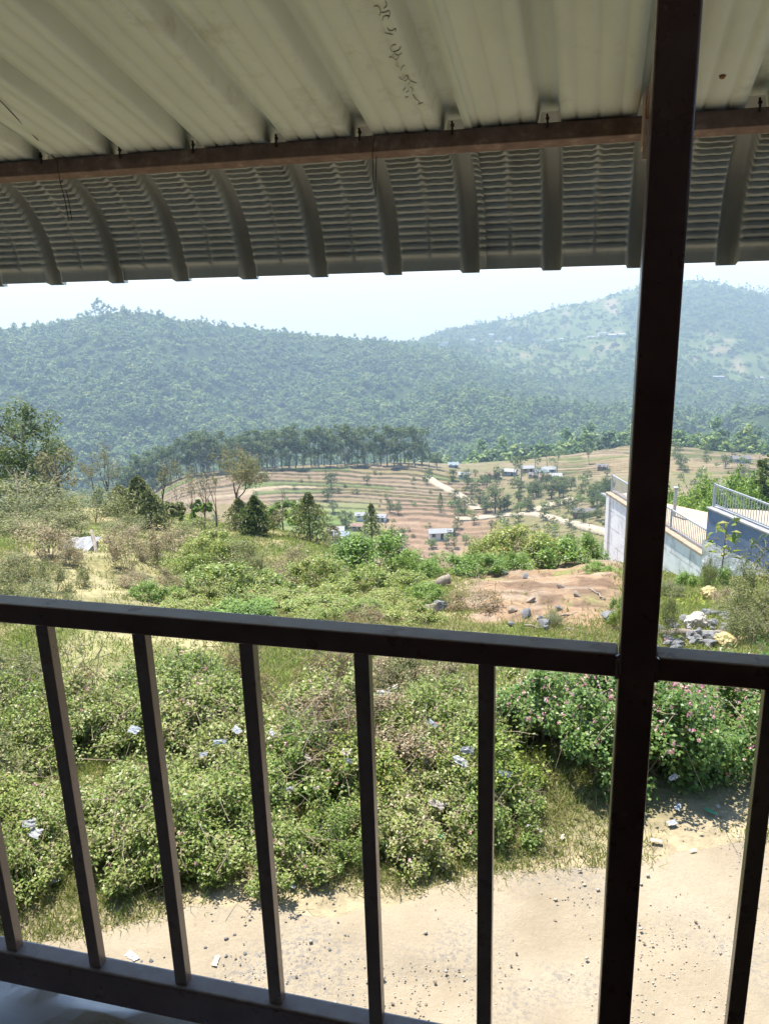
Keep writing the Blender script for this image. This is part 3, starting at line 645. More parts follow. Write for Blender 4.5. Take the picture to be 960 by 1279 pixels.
def make_sheet(x0, x1, off, label):
    t = thing('roof_sheet', label, 'roof sheet', ((x0+x1)/2, Y0, zs(Y0)), 0, 'cream metal roof sheets')
    ox, oy, oz = t.location; xs = sheet_xs(x0, x1); hh = np.array([h_of(x) for x in xs])
    edge = np.zeros(len(xs)); edge[-1] = -.004
    ys = [2.345, 2.2, 1.9, 1.5, 1.0, .3, -.6, -1.6, -2.74]; V = []; nx = len(xs)
    nv = np.array([0, math.sin(th0), math.cos(th0)])
    for y in ys:
        for x, h, e in zip(xs, hh, edge):
            p = np.array([x, y, zs(y)])+nv*(h+off+e); V.append(p-np.array([ox, oy, oz]))
    F = [(j*nx+i, j*nx+i+1, (j+1)*nx+i+1, (j+1)*nx+i) for j in range(len(ys)-1) for i in range(nx-1)]
    link('panel', mesh_np('panel', V, F, M['sheet']), t)
    # crimped quarter-round eave
    xe = []
    for a, b in zip(xs[:-1], xs[1:]): xe += list(np.linspace(a, b, max(2, int((b-a)/.008)), endpoint=False))
    xe = np.array(xe+[xs[-1]]); he = np.array([h_of(x) if abs(ucen(x)) < .05 else 0 for x in xe]); nx = len(xe)
    NP = 18; seg = 10; arc = RC*(math.pi/2-th0); tail = .040; S = [arc*.012*i for i in range(2)]
    S = np.concatenate([[0], np.linspace(.012, arc-tail, NP*seg+1), np.linspace(arc-tail, arc, 4)[1:]]); V = []
    u = (xe-XR) % PITCH; rib = np.array([abs(ucen(x)) for x in xe]); mid = np.abs(u-.123)
    msk = np.clip((rib-.024)/.008, 0, 1)*(.25+.75*np.clip((mid-.003)/.006, 0, 1))
    for s in S:
        th = th0+s/RC; n = np.array([0, math.sin(th), math.cos(th)]); c = np.array([0, cyc+RC*math.sin(th), czc+RC*math.cos(th)])
        q = (s-.012)/(arc-tail-.012)*NP
        if 0 < q < NP:
            fr = q-math.floor(q); saw = (math.sin(fr/.3*math.pi/2) if fr < .3 else math.cos((fr-.3)/.7*math.pi/2)**.8); amp = .0125
        else: saw = 0; amp = 0
        wob = .0009*np.sin(xe*170+s*40)
        for i in range(nx):
            V.append(c+n*(he[i]*(1-.15*min(1, s/.1))+off+(-.006 if i == nx-1 else 0)-amp*saw*msk[i]+wob[i]*(amp > 0))+np.array([xe[i], 0, -.009*float(rib[i] < .03)*(s > arc-tail*.7)])-np.array([ox, oy, oz]))
    F = [(j*nx+i, (j+1)*nx+i, (j+1)*nx+i+1, j*nx+i+1) for j in range(len(S)-1) for i in range(nx-1)]
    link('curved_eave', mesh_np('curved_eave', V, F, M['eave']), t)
    return t
SEAM = [-4.07, -2.825, -1.58, -.335, .91, 2.155, 3.4]
LABS = ['roof sheet out at the far left end, mostly out of sight', 'cream metal roof sheet at the left edge, left of the dangling wire seam',
        'cream metal roof sheet with pen scribbles, between the two seams', 'cream metal roof sheet passing above the thick post', 'cream metal roof sheet at the right edge beyond the post', 'roof sheet out at the far right end']
SH = []
for k in range(len(SEAM)-1):
    if k == 5: continue
    SH.append(make_sheet(SEAM[k]-.012, SEAM[k+1], .0025*(k % 2), LABS[k]))
# pen writing on the sheet
STR = [[(272,0),(284,22),(280,42),(262,52)],[(196,42),(216,30),(236,48),(242,78),(232,102)],[(238,74),(258,84),(284,74),(300,64),(306,96),(290,122)],
 [(254,132),(258,104),(280,100),(302,106)],[(284,182),(300,204),(322,200),(346,180),(340,206)],[(268,214),(294,222),(322,226)],
 [(342,294),(320,296),(304,318),(312,338),(340,340),(370,328),(374,306)],[(330,344),(342,364),(362,366),(382,348)],[(298,382),(310,370),(328,386),(350,398),(362,372)],
 [(344,430),(362,444)],[(374,466),(384,440),(402,430)],[(364,510),(376,528),(396,520),(406,500),(422,494),(426,516),(410,536),(392,530)],
 [(414,504),(438,538),(482,550)],[(440,540),(424,562)],[(394,602),(406,580)],[(410,612),(430,600)],[(438,576),(456,586),(450,606)],[(404,646),(424,640)],
 [(455,626),(470,656),(490,664),(506,692)],[(488,692),(522,680)]]
mb = MB(); sh = SH[2]; ox, oy, oz = sh.location
for s in STR:
    P = []
    for X, Y in s:
        v = ray(430+X/5.333, Y/5.333); k = (ZS0-EYE+SL*2.3)/(v[2]+SL*v[1]); p = v*k
        P.append((p[0]-ox, p[1]-oy, p[2]+EYE-oz-.0012))
    Q = [P[0]]
    for a, b in zip(P[:-1], P[1:]): Q += [tuple(a[i]+(b[i]-a[i])*t for i in range(3)) for t in (.5, 1)]
    for _ in range(1): Q = [Q[0]]+[tuple((Q[i-1][j]+2*Q[i][j]+Q[i+1][j])/4 for j in range(3)) for i in range(1, len(Q)-1)]+[Q[-1]]
    mb.tube(Q, .0009, 4)
M['ink'] = mat('pen_ink', [(.4, (.25, .25, .21)), (.6, (.29, .285, .245))], 30, .8)
mb.build('handwriting', M['ink'], sh)
M['rust'] = mat('rust', [(.4, (.16, .07, .03)), (.6, (.25, .12, .05))], 40, .9)
v = ray(901, 96); k = (ZS0-EYE+SL*2.3)/(v[2]+SL*v[1]); p = v*k
mb = MB(); o3 = SH[3].location; mb.tube([(p[0]-o3[0], p[1]-o3[1], p[2]+EYE-o3[2]-.0022), (p[0]-o3[0]+.001, p[1]-o3[1]+.002, p[2]+EYE-o3[2]+.004)], [.006, .009], 7); mb.build('rust_spot', M['rust'], SH[3])
# loose tie wires hanging from the purlin
def wire(pts, label):
    mb = MB(); mb.tube(pts, .0013, 5); o = mb.build('tie_wire', M['wire'], None); tag(o, label, 'wire', 'loose tie wires')
def on_y(px, py, y): v = ray(px, py); v = v*(y/v[1]); return (v[0], v[1], v[2]+EYE)
wire([on_y(0, 125, 1.95), on_y(35, 162, 2.12), on_y(64, 192, 2.262), on_y(72, 202, 2.268), on_y(75, 225, 2.268), on_y(82, 252, 2.27), on_y(86, 274, 2.275), on_y(90, 275, 2.275), on_y(87, 255, 2.27), on_y(83, 238, 2.27)], 'thin rusty wire looped over the purlin, dangling at the left')
wire([on_y(467, 172, 2.268), on_y(465, 190, 2.268), on_y(466, 225, 2.268), on_y(470, 248, 2.27), on_y(469, 225, 2.268), on_y(470, 195, 2.268)], 'thin rusty wire dangling from the purlin near the middle')
# tarpaulin on the balcony floor
def tarp():
    xs = np.linspace(-3.2, -.1, 80); ys = np.linspace(-.6, 1.118, 60); X, Y = np.meshgrid(xs, ys, indexing='ij')
    q = fbm(X*1.3, Y*1.3+4, 3); Z = FL+.006+.09*np.abs(fbm(X*2+Y*1.2, Y*4.6-X*.5, 3)-.5)+.012*fbm(X*6, Y*9, 2)+.035*(1-np.abs(2*fbm(X*2.2+3, Y*5+X*.8, 2)-1))**7+.03*np.exp(-(((X+.9-.5*(Y-.9))/.5)**2+((Y-.86+.10*X+.1)/.028)**2))
    V = np.stack([X, Y, Z], -1).reshape(-1, 3); n = 60
    F = [(i*n+j, (i+1)*n+j, (i+1)*n+j+1, i*n+j+1) for i in range(79) for j in range(59)]
    m = mat('tarpaulin', [(.3, (.42, .435, .46)), (.7, (.55, .57, .60))], 4, .5, 4, .25, 200, .002)
    tag(link('tarpaulin', mesh_np('tarpaulin', V, F, m, True)), 'creased blue grey plastic sheet spread on the balcony floor', 'tarpaulin')
tarp()

# ================================================================== WALLS AND RAILINGS OF THE NEIGHBOUR'S YARD
def wall_mat(name, a, b_, joints=None, rough=.85, stone=False):
    m, nt, n, L, b = newmat(name); v = coord(nt, 'Object')
    c = ramp(nt, noise(nt, 2.2, 8, .7, v), [(.3, a), (.7, b_)])
    stn = ramp(nt, noise(nt, 1.1, 8, .72, v, .5), [(.5, (0, 0, 0)), (.68, (1, 1, 1))])
    c = mixc(nt, mth(nt, 'MULTIPLY', stn, .7), c, tuple(x*.48 for x in a))
    if joints:
        mp = n.new('ShaderNodeMapping'); mp.inputs['Rotation'].default_value = (R(90), 0, 0); L.new(v, mp.inputs[0])
        t = n.new('ShaderNodeTexBrick'); L.new(mp.outputs[0], t.inputs[0]); t.inputs['Scale'].default_value = 1; t.inputs['Brick Width'].default_value = joints[0]; t.inputs['Row Height'].default_value = joints[1]
        t.inputs['Mortar Size'].default_value = .035; t.inputs['Mortar Smooth'].default_value = .55
        f = mth(nt, 'MULTIPLY', t.outputs['Fac'], ramp(nt, noise(nt, 1.7, 4, .6, v), [(.4, (.1, .1, .1)), (.6, (1, 1, 1))]))
        c = mixc(nt, mth(nt, 'MULTIPLY', f, .75), c, (.25, .25, .26))
    L.new(c, b.inputs['Base Color']); b.inputs['Roughness'].default_value = rough
    if stone:
        t = n.new('ShaderNodeTexVoronoi'); t.inputs['Scale'].default_value = 2.6; L.new(v, t.inputs['Vector']); bump(nt, b, mth(nt, 'ADD', t.outputs['Distance'], noise(nt, 6, 5, .7, v)), 1, .16)
    else: bump(nt, b, noise(nt, 12, 6, .7, v), .3, .02)
    return m
M['whitewash'] = wall_mat('whitewash', (.74, .75, .76), (.86, .87, .87), (1.15, .62))
M['whitestone'] = wall_mat('whitewashed_stone', (.55, .57, .60), (.80, .81, .82), stone=True)
M['bluewall'] = wall_mat('blue_paint', (.13, .175, .28), (.18, .235, .36))
M['concrete_trim'] = mat('concrete_trim', [(.3, (.22, .22, .22)), (.7, (.36, .355, .345))], 5, .9)
M['coping'] = mat('coping', [(.3, (.26, .19, .13)), (.7, (.42, .33, .24))], 5, .9, 6, .4, 30)
M['yard'] = mat('yard_earth', [(.3, (.40, .31, .21)), (.7, (.52, .42, .29))], 1.2, .95)
TW = -3.45                                     # top of the white wall
A = at(757, 640, 30.0)[:2]; B = at(879, 690, 23.6)[:2]; Dn = (7.6, 15.2)
def run(a, b): v = np.array(b)-np.array(a); L = float(np.hypot(*v)); return L, math.atan2(v[1], v[0])
L1, r1 = run(A, B)
ww = thing('white_retaining_wall', 'whitewashed block retaining wall with stained joints beyond the earth slope', 'wall', (A[0], A[1], TW), r1)
mb = MB(); mb.box(0, L1, 0, .35, -5.2, -.09, 0); mb.build('wall_face', M['whitewash'], ww)
mb = MB(); mb.box(0, .3, -.05, .40, -5.2, -.091, .01); mb.build('corner_pier', M['whitewash'], ww)
mb = MB(); mb.box(-.05, L1, -.06, .41, -.088, 0, .02); mb.build('coping', M['coping'], ww)
mb = MB(); mb.box(.002, .348, .401, 1.0, -5.2, -.1); mb.build('side_face', M['whitewash'], ww)
TB = -2.05; L2, r2 = run(B, Dn)
bw = thing('blue_wall', 'blue painted wall on a whitewashed rough stone base', 'wall', (B[0], B[1], TB), r2)
mb = MB(); mb.box(0, L2, 0, .3, -.95, -.06, 0); mb.build('blue_band', M['bluewall'], bw)
mb = MB()
xs = np.linspace(-.02, L2, 40); zs2 = np.linspace(-3.6, -.953, 14)
Vv = [(x, -.05+.09*(float(fbm(np.array([x*1.6]), np.array([z*1.6]), 3)[0])-.5), z) for x in xs for z in zs2]
mb.add(Vv, [(i*14+j, (i+1)*14+j, (i+1)*14+j+1, i*14+j+1) for i in range(39) for j in range(13)])
mb.box(-.02, L2, .0, .31, -3.6, -.952); mb.build('stone_base', M['whitestone'], bw)
mb = MB(); mb.box(-.04, L2, -.04, .34, -.058, 0, .012); mb.build('coping', M['concrete_trim'], bw)
def pickets(name, label, p, rz, L, h):
    t = thing(name, label, 'railing', (p[0], p[1], p[2]), rz); mb = MB()
    mb.box(0, L, .12, .16, h-.045, h); mb.build('hand_rail', M['rail_white'], t)
    mb = MB(); mb.box(0, L, .125, .155, .07, .10); mb.build('lower_rail', M['rail_white'], t)
    n = int(L/.105); mb = MB()
    for i in range(1, n):
        x = L*i/n; mb.box(x-.008, x+.008, .132, .148, .1005, h-.0455)
    o = mb.build('picket_panel', M['rail_white'], t)
    for i in range(4):
        x = .02+(L-.04)*i/3; mb = MB(); mb.box(x-.025, x+.025, .115, .165, .001, h+.02); mb.build('railing_post', M['rail_white'], t)
pickets('picket_railing', 'white picket railing on top of the whitewashed wall', (A[0], A[1], TW), r1, L1, .66)
pickets('picket_railing', 'white picket railing on top of the blue wall', (B[0], B[1], TB), r2, L2, .66)
def poly_sheet(name, pts, z, m):
    mb = MB(); mb.prism(pts, z-.2, z); tag(mb.build(name, m, None), kind='structure')
n1 = np.array([-math.sin(r1), math.cos(r1)])
poly_sheet('courtyard_ground', [(A[0]+n1[0]*.42, A[1]+n1[1]*.42), (B[0]+n1[0]*.42, B[1]+n1[1]*.42), (B[0]+n1[0]*6, B[1]+n1[1]*3), (A[0]+n1[0]*3.2, A[1]+n1[1]*3.2-3)], TW-.06, M['yard'])
n2 = np.array([-math.sin(r2), math.cos(r2)])
poly_sheet('terrace_floor', [(B[0]+n2[0]*.36+.2, B[1]+n2[1]*.36), (Dn[0]+n2[0]*.36, Dn[1]+n2[1]*.36), (Dn[0]+n2[0]*4, Dn[1]+n2[1]*4), (B[0]+n2[0]*2.2, B[1]+n2[1]*2.2-1)], TB-.07, M['yard'])
px_ = at(843, 620, 27.5); mb = MB(); mb.box(-.05, .05, -.05, .05, 0, .95, .01); mb.box(-.07, .07, -.07, .07, .95, .99)
tag(mb.build('yard_post', M['rail_white'], None, loc=(px_[0], px_[1], TW-.055)), 'lone white post standing in the yard behind the white wall', 'post')

# ================================================================== PLANTS NEAR BY
HB = [bush_parts(100+i, .68, .64, .54, 40, 5200, .043, 'lantana', .16, .58, 16, 'twig', 9, 46, shoots=80) for i in range(5)]
LB = [bush_parts(120+i, .56, .52, .86, 30, 5200, .048, 'lantana_lush', .21, .62, 14, 'twig', 80, 8, shoots=20) for i in range(3)]
YB = [bush_parts(140+i, .6, .6, .75, 22, 5000, .048, 'yellow_leaf', .19, .5, 10, 'twig', 0, 20, shoots=34) for i in range(3)]
FB = [bush_parts(160+i, .7, .7, .8, 26, 3600, .075, 'fern', .24, .36, 8, 'twig', 0, 0, shoots=30) for i in range(3)]
DB = [bush_parts(180+i, .6, .6, .8, 24, 2600, .05, 'dry_leaf', .2, .5, 16, 'twig', 0, 40, shoots=20) for i in range(3)]
OB = [bush_parts(200+i, .6, .6, .85, 22, 3000, .055, 'olive', .23, .3, 12, 'twig', 0, 20, shoots=40) for i in range(3)]
GB = [bush_parts(220+i, .7, .7, .8, 28, 4200, .06, 'fern', .2, .55, 8, 'twig', 0, 0, shoots=26) for i in range(2)]
WB = [bush_parts(240+i, .35, .35, .62, 14, 800, .045, 'weed', .14, .3, 18, 'twig', 0, 60) for i in range(2)]
def sapling(seed, h, nl, ls, m):
    rng = np.random.RandomState(seed); mb = MB(); top = (rng.normal()*.08, rng.normal()*.08, h); mb.tube([(0, 0, -.1), (.03, .02, h*.5), top], [.016*h, .012*h, .006*h], 5, False)
    P = []; N = []
    for k in range(9):
        t = .45+.55*k/8; a = k*2.4; e = np.array([math.cos(a)*.22*h*(1.2-t*.6), math.sin(a)*.22*h*(1.2-t*.6), h*t+.08*h]); b = np.array([top[0]*t, top[1]*t, h*t])
        mb.tube([b, (b+e)/2+np.array([0, 0, .03*h]), e], [.006*h, .005*h, .003*h], 4, False)
        for q in range(nl//9):
            d = rng.normal(size=3); d /= np.linalg.norm(d); P.append(e+d*.075*h); N.append(np.array([d[0], d[1], .3+abs(d[2])]))
    V, F = leaf_mesh(rng, np.array(P), np.array(N), ls, .36, -.8)
    return [('stem', MBmesh(mb, 'stem', M['pale_bark'], True)), ('foliage', mesh_np('foliage', V, F, M[m]))]
rng = random.Random(11)
def jitter_bush(protos, name, label, cat, x, y, s, group, sz=None):
    return spawn(name, rng.choice(protos), label, cat, (x, y, Hs(x, y)-.03), rng.uniform(0, 6.28), (s*rng.uniform(.9, 1.1), s*rng.uniform(.9, 1.1), (sz or s)*rng.uniform(.88, 1.12)), group)
# the hedge along the road
spots = []
x = -7.6
while x < 4.6:
    e = .55
    while e < 4.7:
        xx = x+rng.uniform(-.24, .24)+.25*(int(e*10) % 2); yy = float(road_edge(np.array([xx]))[0])+e+rng.uniform(-.2, .2)
        q = xx/yy
        lush = q > -.05
        depth = 4.6 if q < -.45 else (4.4 if q < -.1 else 3.0)
        if lush: depth = 2.25
        if q < -.1 and e > 1.4 and fbm(np.array([xx*.9]), np.array([yy*.9]), 2)[0] > .60: pass
        elif e < depth and -1.12 < q < .52: spots.append((xx, yy, e, lush))
        e += .56
    x += .56
spots.sort(key=lambda s: (gap(s[0], s[1]), s[2])); cnt = {}
for xx, yy, e, lush in spots:
    g = gap(xx, yy); q = xx/yy
    if lush and e < 1.05: continue
    cnt[g] = cnt.get(g, 0)+1
    if lush:
        jitter_bush(LB, 'lantana_bush', f"lush pink-flowered lantana, {ordinal(cnt[g])} plant from the road {g}", 'bush', xx, yy, .92, 'lantana bushes of the roadside hedge', .95+.03*min(e, 2))
    else:
        edge = (.7 if e < .9 else 1)*rng.uniform(.8, 1.15)
        r_ = rng.random()
        if e > .8 and r_ > .74:
            kb, nm, fac, wd_ = ((OB, 'feathery_bush', .78, 'feathery grey-green bush'), (YB, 'yellow_bush', .8, 'yellow-leaved bush'), (DB, 'dry_bush', .72, 'dried-out bush'))[0 if r_ > .90 else 1 if r_ > .81 else 2]
            jitter_bush(kb, nm, f"{wd_} in hedge, {ordinal(cnt[g])} plant from the road {g}", 'bush', xx, yy, fac, 'other bushes mixed into the hedge', fac*rng.uniform(.85, 1.2)); continue
        if r_ < .14 and e > .9:
            jitter_bush(WB, 'dry_weed', f"dry brown hedge weed, {ordinal(cnt[g])} plant from the road {g}", 'weed', xx, yy, 1.0, 'dry weeds in the hedge', 1.15); continue
        jitter_bush(HB, 'lantana_bush', f"twiggy lantana, {ordinal(cnt[g])} plant from the road {g}", 'bush', xx, yy, .95*edge, 'lantana bushes of the roadside hedge', .92*edge)
# shrubs of the field beyond: (pixel column, distance, pixel row of the top, width in pixels, kind, label)
KB = {'dry': (DB, 'dry_bush', .8), 'yellow': (YB, 'yellow_bush', .75), 'fern': (FB, 'fern_clump', .8), 'olive': (OB, 'feathery_bush', .85), 'green': (GB, 'green_bush', .8), 'weed': (WB, 'dry_weed', .62)}
PW = {'dry': 1.2, 'yellow': 1.2, 'fern': 1.4, 'olive': 1.2, 'green': 1.4, 'weed': .75}
SHRUBS = [
 (52,17.5,652,80,'dry','big brown dried-flower bush left of the white tin sheet'), (84,16.8,676,40,'dry','low dark dry bush in front of the white tin sheet'),
 (155,17,663,52,'dry','rounded dry bush right of the white tin sheet'), (192,18.6,655,46,'dry','pale dry bush behind the rounded one'), (205,15.4,708,40,'dry','brown dry bush above the second baluster'),
 (165,15.2,712,44,'dry','brown dry bush right of the sandy clearing'), (182,14.4,726,50,'green','dark green bush at the clearing edge'),
 (22,15.6,690,62,'olive','feathery green bush at the left edge of the clearing'), (62,14.6,704,44,'olive','feathery green bush in the clearing'), (104,15,710,24,'olive','small lone grey-green bush on the clearing'),
 (34,13.6,728,80,'olive','low feathery bush behind the railing at the left'), (-10,13.2,715,70,'olive','feathery bush cut by the left picture edge'), (75,13.2,740,46,'olive','tiny feathery bush just above the rail'),
 (10,34,603,120,'olive','wide olive bush under the tall left tree'), (70,33,618,80,'olive','olive bush behind the white tin sheet'), (112,31,612,70,'olive','olive bush below the forked bare tree'), (-8,26,628,110,'olive','olive thicket at the left picture edge'),
 (95,24,640,80,'olive','grey-green bush right behind the white tin sheet'), (40,24,640,80,'olive','grey-green bush behind the brown dry bush'), (150,27,645,60,'olive','olive bush between the two conifers and tin sheet'),
 (150,22,655,50,'dry','straw-coloured bush at the foot of the conifers'), (215,23,664,60,'dry','dry bush behind the second baluster top'), (238,26,650,60,'olive','olive bush under the thin bare trees'),
 (258,19.5,667,74,'yellow','yellow-leaved bush below the bare trees'), (232,17.6,690,64,'yellow','yellow-green bush left of the leafy mass'), (300,19.5,676,66,'olive','tall feathery bush amid the yellow bushes'),
 (322,17.2,694,56,'olive','blue-green feathery bush amid the yellow bushes'), (244,14,728,76,'yellow','bright yellow-green bush above the third baluster'), (292,14.2,738,66,'yellow','yellow bush with reddish twigs behind the rail'),
 (214,14.4,734,50,'green','green bush left of the bright yellow bush'), (352,14,744,84,'yellow','low yellow bush behind the rail, fourth baluster side'), (420,14.6,726,84,'yellow','yellow-green bush above the fourth baluster'),
 (478,15,738,76,'yellow','yellow bush left of the log'), (392,17.4,692,84,'yellow','yellow-green bush in front of the feathery conifers'), (368,19,684,56,'dry','pinkish dry bush amid yellow ones'), (408,18.2,700,50,'dry','pinkish dry bush left of the ferns'),
 (345,17,712,60,'weed','brown weed patch amid yellow bushes'), (470,20.5,667,112,'green','big dark green bush over the terraces'), (436,21,676,74,'green','dark green bush joining the big one'), (505,19.6,688,60,'fern','fern clump right of the big dark bush'),
 (560,20.5,696,80,'fern','wide fern clump behind the log'), (604,20.8,695,64,'fern','fern clump left of the earth slope'), (532,19.4,702,48,'fern','small fern clump beside the log'), (640,21.5,690,56,'fern','fern clump below the bright round bush'),
 (655,24,654,112,'yellow','bright green rounded bush before the valley road'), (612,25,668,70,'yellow','bright bush joining the rounded one'), (692,23,678,90,'green','low hedge-like bush atop the earth slope'), (725,26,668,70,'green','green bush left of the white wall'),
 (745,20.5,722,40,'green','low bush at the foot of the white wall'), (690,12.4,768,40,'olive','small grey-green bush in the small rubble heap'), (596,14.6,730,80,'weed','brown weed patch on the slope'), (570,14.8,742,50,'weed','dry brown weeds by the boulders'),
   (515,13.2,748,84,'yellow','yellow-green bush behind the rail, fifth baluster side'), (772,14,770,30,'green','small bush hidden beside the post'), (772,12.6,756,30,'yellow','yellow bush left of the post'),
 (834,17,728,50,'olive','feathery bush right of the post, below the wall'), (838,12,748,30,'olive','sprig-like bush right of the post'), (858,19.5,716,36,'green','small bush on the mound below the white wall'), (886,18.5,700,26,'olive','dark upright shrub at the wall corner'),
 (958,13,714,92,'olive','weedy bush at the right picture edge'), (936,12.4,764,64,'olive','weedy bush right of the yellow sack'), (918,14.5,752,50,'olive','weedy bush behind the yellow sack'), (962,14,738,56,'olive','grey-leaved bush before the blue wall'), (908,16,734,36,'dry','dry bush below the blue wall'),
 (262,16,702,110,'yellow','broad yellow-green bush in the middle of the field'), (330,15.6,715,110,'yellow','broad yellow-green bush right of the middle bush'), (300,13,752,110,'fern','wide fresh green bush right behind the rail, third baluster side'), (395,13.2,752,110,'yellow','wide yellow-green bush right behind the rail, fourth baluster side'),
 (445,17,702,100,'yellow','broad yellow-green bush below the dark green bush'), (500,16.6,716,90,'yellow','yellow-green bush left of the ferns'), (262,22,664,80,'yellow','yellow-crowned bush under the airy tree'), (225,13.2,750,80,'yellow','yellow-green bush behind the rail, second baluster side'), (530,15.4,728,60,'fern','fresh green clump in front of the short log'),
 (455,13.4,756,80,'yellow','pale yellow-green bush behind the rail, right of the fourth baluster'),
 (455,12.6,765,60,'weed','brown weeds behind the rail'), (400,12.4,770,60,'yellow','small yellow bush touching the rail line'), (310,12.6,766,70,'green','small green bush touching the rail line')]
for px, d, top, wp, kind, lab in SHRUBS:
    x, y, z, zt = at(px, top, d); h = max(.28, zt-z); W = wp*d/1013*1.0
    P, nm, h0 = KB[kind]
    spawn(nm, P[rng.randrange(len(P))], lab, 'bush', (x, y, z-.04), rng.uniform(0, 6.28), (W/PW[kind], W/PW[kind], h/h0/.95), None)
for px, d, top, nl, ls, m, lab in ((905, 21, 655, 54, .27, 'yellow_leaf', 'thin sapling with drooping leaf clusters against the blue wall'), (868, 20.5, 732, 150, .11, 'lantana_lush', 'dark leafy sapling in front of the white stone base'),
        (945, 17, 676, 90, .12, 'euca', 'grey-green sapling at the right picture edge')):
    x, y, z, zt = at(px, top, d); h = zt-z; P = sapling(int(px), h, nl, ls, m)
    spawn('sapling', P, lab, 'sapling', (x, y, z-.03), 0, 1, None)
x, y, z, zt = at(876, 728, 19.5)[0:4]
spawn('green_bush', GB[0], 'dense dark green bush right of the small yellow sack', 'bush', (x+.35, y, z-.04), 1, (.62, .62, .8), None)

# trees on the edge of the field: column, distance, top row, width in pixels, style, leaves, label
TREES = [
 (22,47,490,120,'round','dark_leaf',5600,.2,'bark','tall eucalyptus with dark ragged crown at the left edge'), (66,42,555,64,'round','tan_leaf',900,.2,'bark','small tan-leaved tree beside the tall eucalyptus'),
 (-25,44,540,90,'round','dark_leaf',1500,.24,'bark','dark tree cut by the left picture edge'),
 (127,40,552,50,'bare','tan_leaf',420,.12,'bark','forked bare tree in front of the blue hillside'), (170,34,594,58,'column','olive',2400,.2,'bark','bushy olive conifer right of the tin sheet'), (184,31,612,52,'column','olive',2200,.18,'bark','dark small conifer beside the olive one'),
 (148,37,606,58,'column','olive',1200,.2,'bark','half-hidden olive conifer behind the dark one'), (196,40,574,48,'bare','tan_leaf',500,.12,'bark','bare grey tree left of the terraces'), (217,41,596,30,'bare','tan_leaf',160,.1,'bark','short leafless tree before the terraces'),
 (212,36,625,60,'round','olive',1300,.17,'bark','olive rounded tree below the bare ones'), (248,34,585,36,'bare','tan_leaf',260,.1,'bark','slender leafless tree with an upright trunk'), (287,33,566,96,'sparse','tan_leaf',3000,.12,'bark','airy tan tree with a dark crooked trunk'),
 (316,30,618,46,'column','dark_leaf',2400,.17,'bark','dark cone-shaped conifer right of the airy tree'), (298,32,622,48,'column','olive',1200,.17,'bark','olive conifer at the foot of the airy tree'), (352,38,618,90,'round','fern',1700,.2,'bark','bright leafy tree draped with vines'),
 (340,31,650,44,'sparse','tan_leaf',900,.1,'pale_bark','grey twiggy tree before the vine-draped tree'), (384,31,614,60,'column','olive',2000,.16,'bark','feathery olive conifer right of the vines'), (240,40,622,60,'round','fern',1200,.2,'bark','bright leafy tree behind the slender bare one'),
 (463,29,628,44,'column','olive',900,.15,'bark','thin feathery conifer before the white house'), (415,36,655,44,'column','tan_leaf',500,.16,'bark','small tan conifer over the tin roofs'),
 (140,39,572,40,'bare','tan_leaf',300,.1,'pale_bark','grey bare tree right of the forked one'), (262,35,588,34,'bare','tan_leaf',220,.1,'bark','thin dark bare tree left of the airy one'), (232,38,582,34,'bare','tan_leaf',260,.1,'pale_bark','pale bare tree left of the slender upright one'), (108,44,566,40,'bare','tan_leaf',320,.12,'pale_bark','pale bare tree between the eucalyptus and forked tree'),
 (970,60,545,44,'round','dark_leaf',1200,.3,'bark','dark tree at the right picture edge below the hill')]
for k, (px, d, top, wp, st, m, nl, ls, bk, lab) in enumerate(TREES):
    x, y, z, zt = at(px, top, d); h = max(1.0, zt-z); W = wp*d/1013
    P = tree_parts(300+k*7, h, W, st, m, nl, ls, bk, aspect=.3 if st in ('column', 'sparse', 'bare') else .42)
    spawn({'column': 'conifer', 'bare': 'bare_tree', 'sparse': 'sparse_tree'}.get(st, 'broadleaf_tree'), P, lab, 'tree', (x, y, z-.05), rng.uniform(0, 6.28), 1, None)
# bright shrubs on the slope behind the yard
for k, (px, d, top, wp, lab) in enumerate([(842, 62, 608, 90, 'green bush behind the white railing'), (880, 66, 600, 70, 'green bush behind the gap between the two walls'), (925, 70, 592, 90, 'bright green bush behind the blue wall railing'), (958, 62, 594, 80, 'bright green bush at the right edge behind the railing'), (815, 70, 606, 70, 'green bush right behind the post and white wall'), (900, 58, 612, 60, 'green bush just above the blue wall corner')]):
    x, y, z, zt = at(px, top, d); z0 = min(z, zt-2.0); W = wp*d/1013
    spawn('green_bush', GB[k % 2] if k % 3 else FB[k % 3], lab, 'bush', (x, y, z), k, (W/1.4, W/1.4, max(1.5, (zt-z))/.8), None)

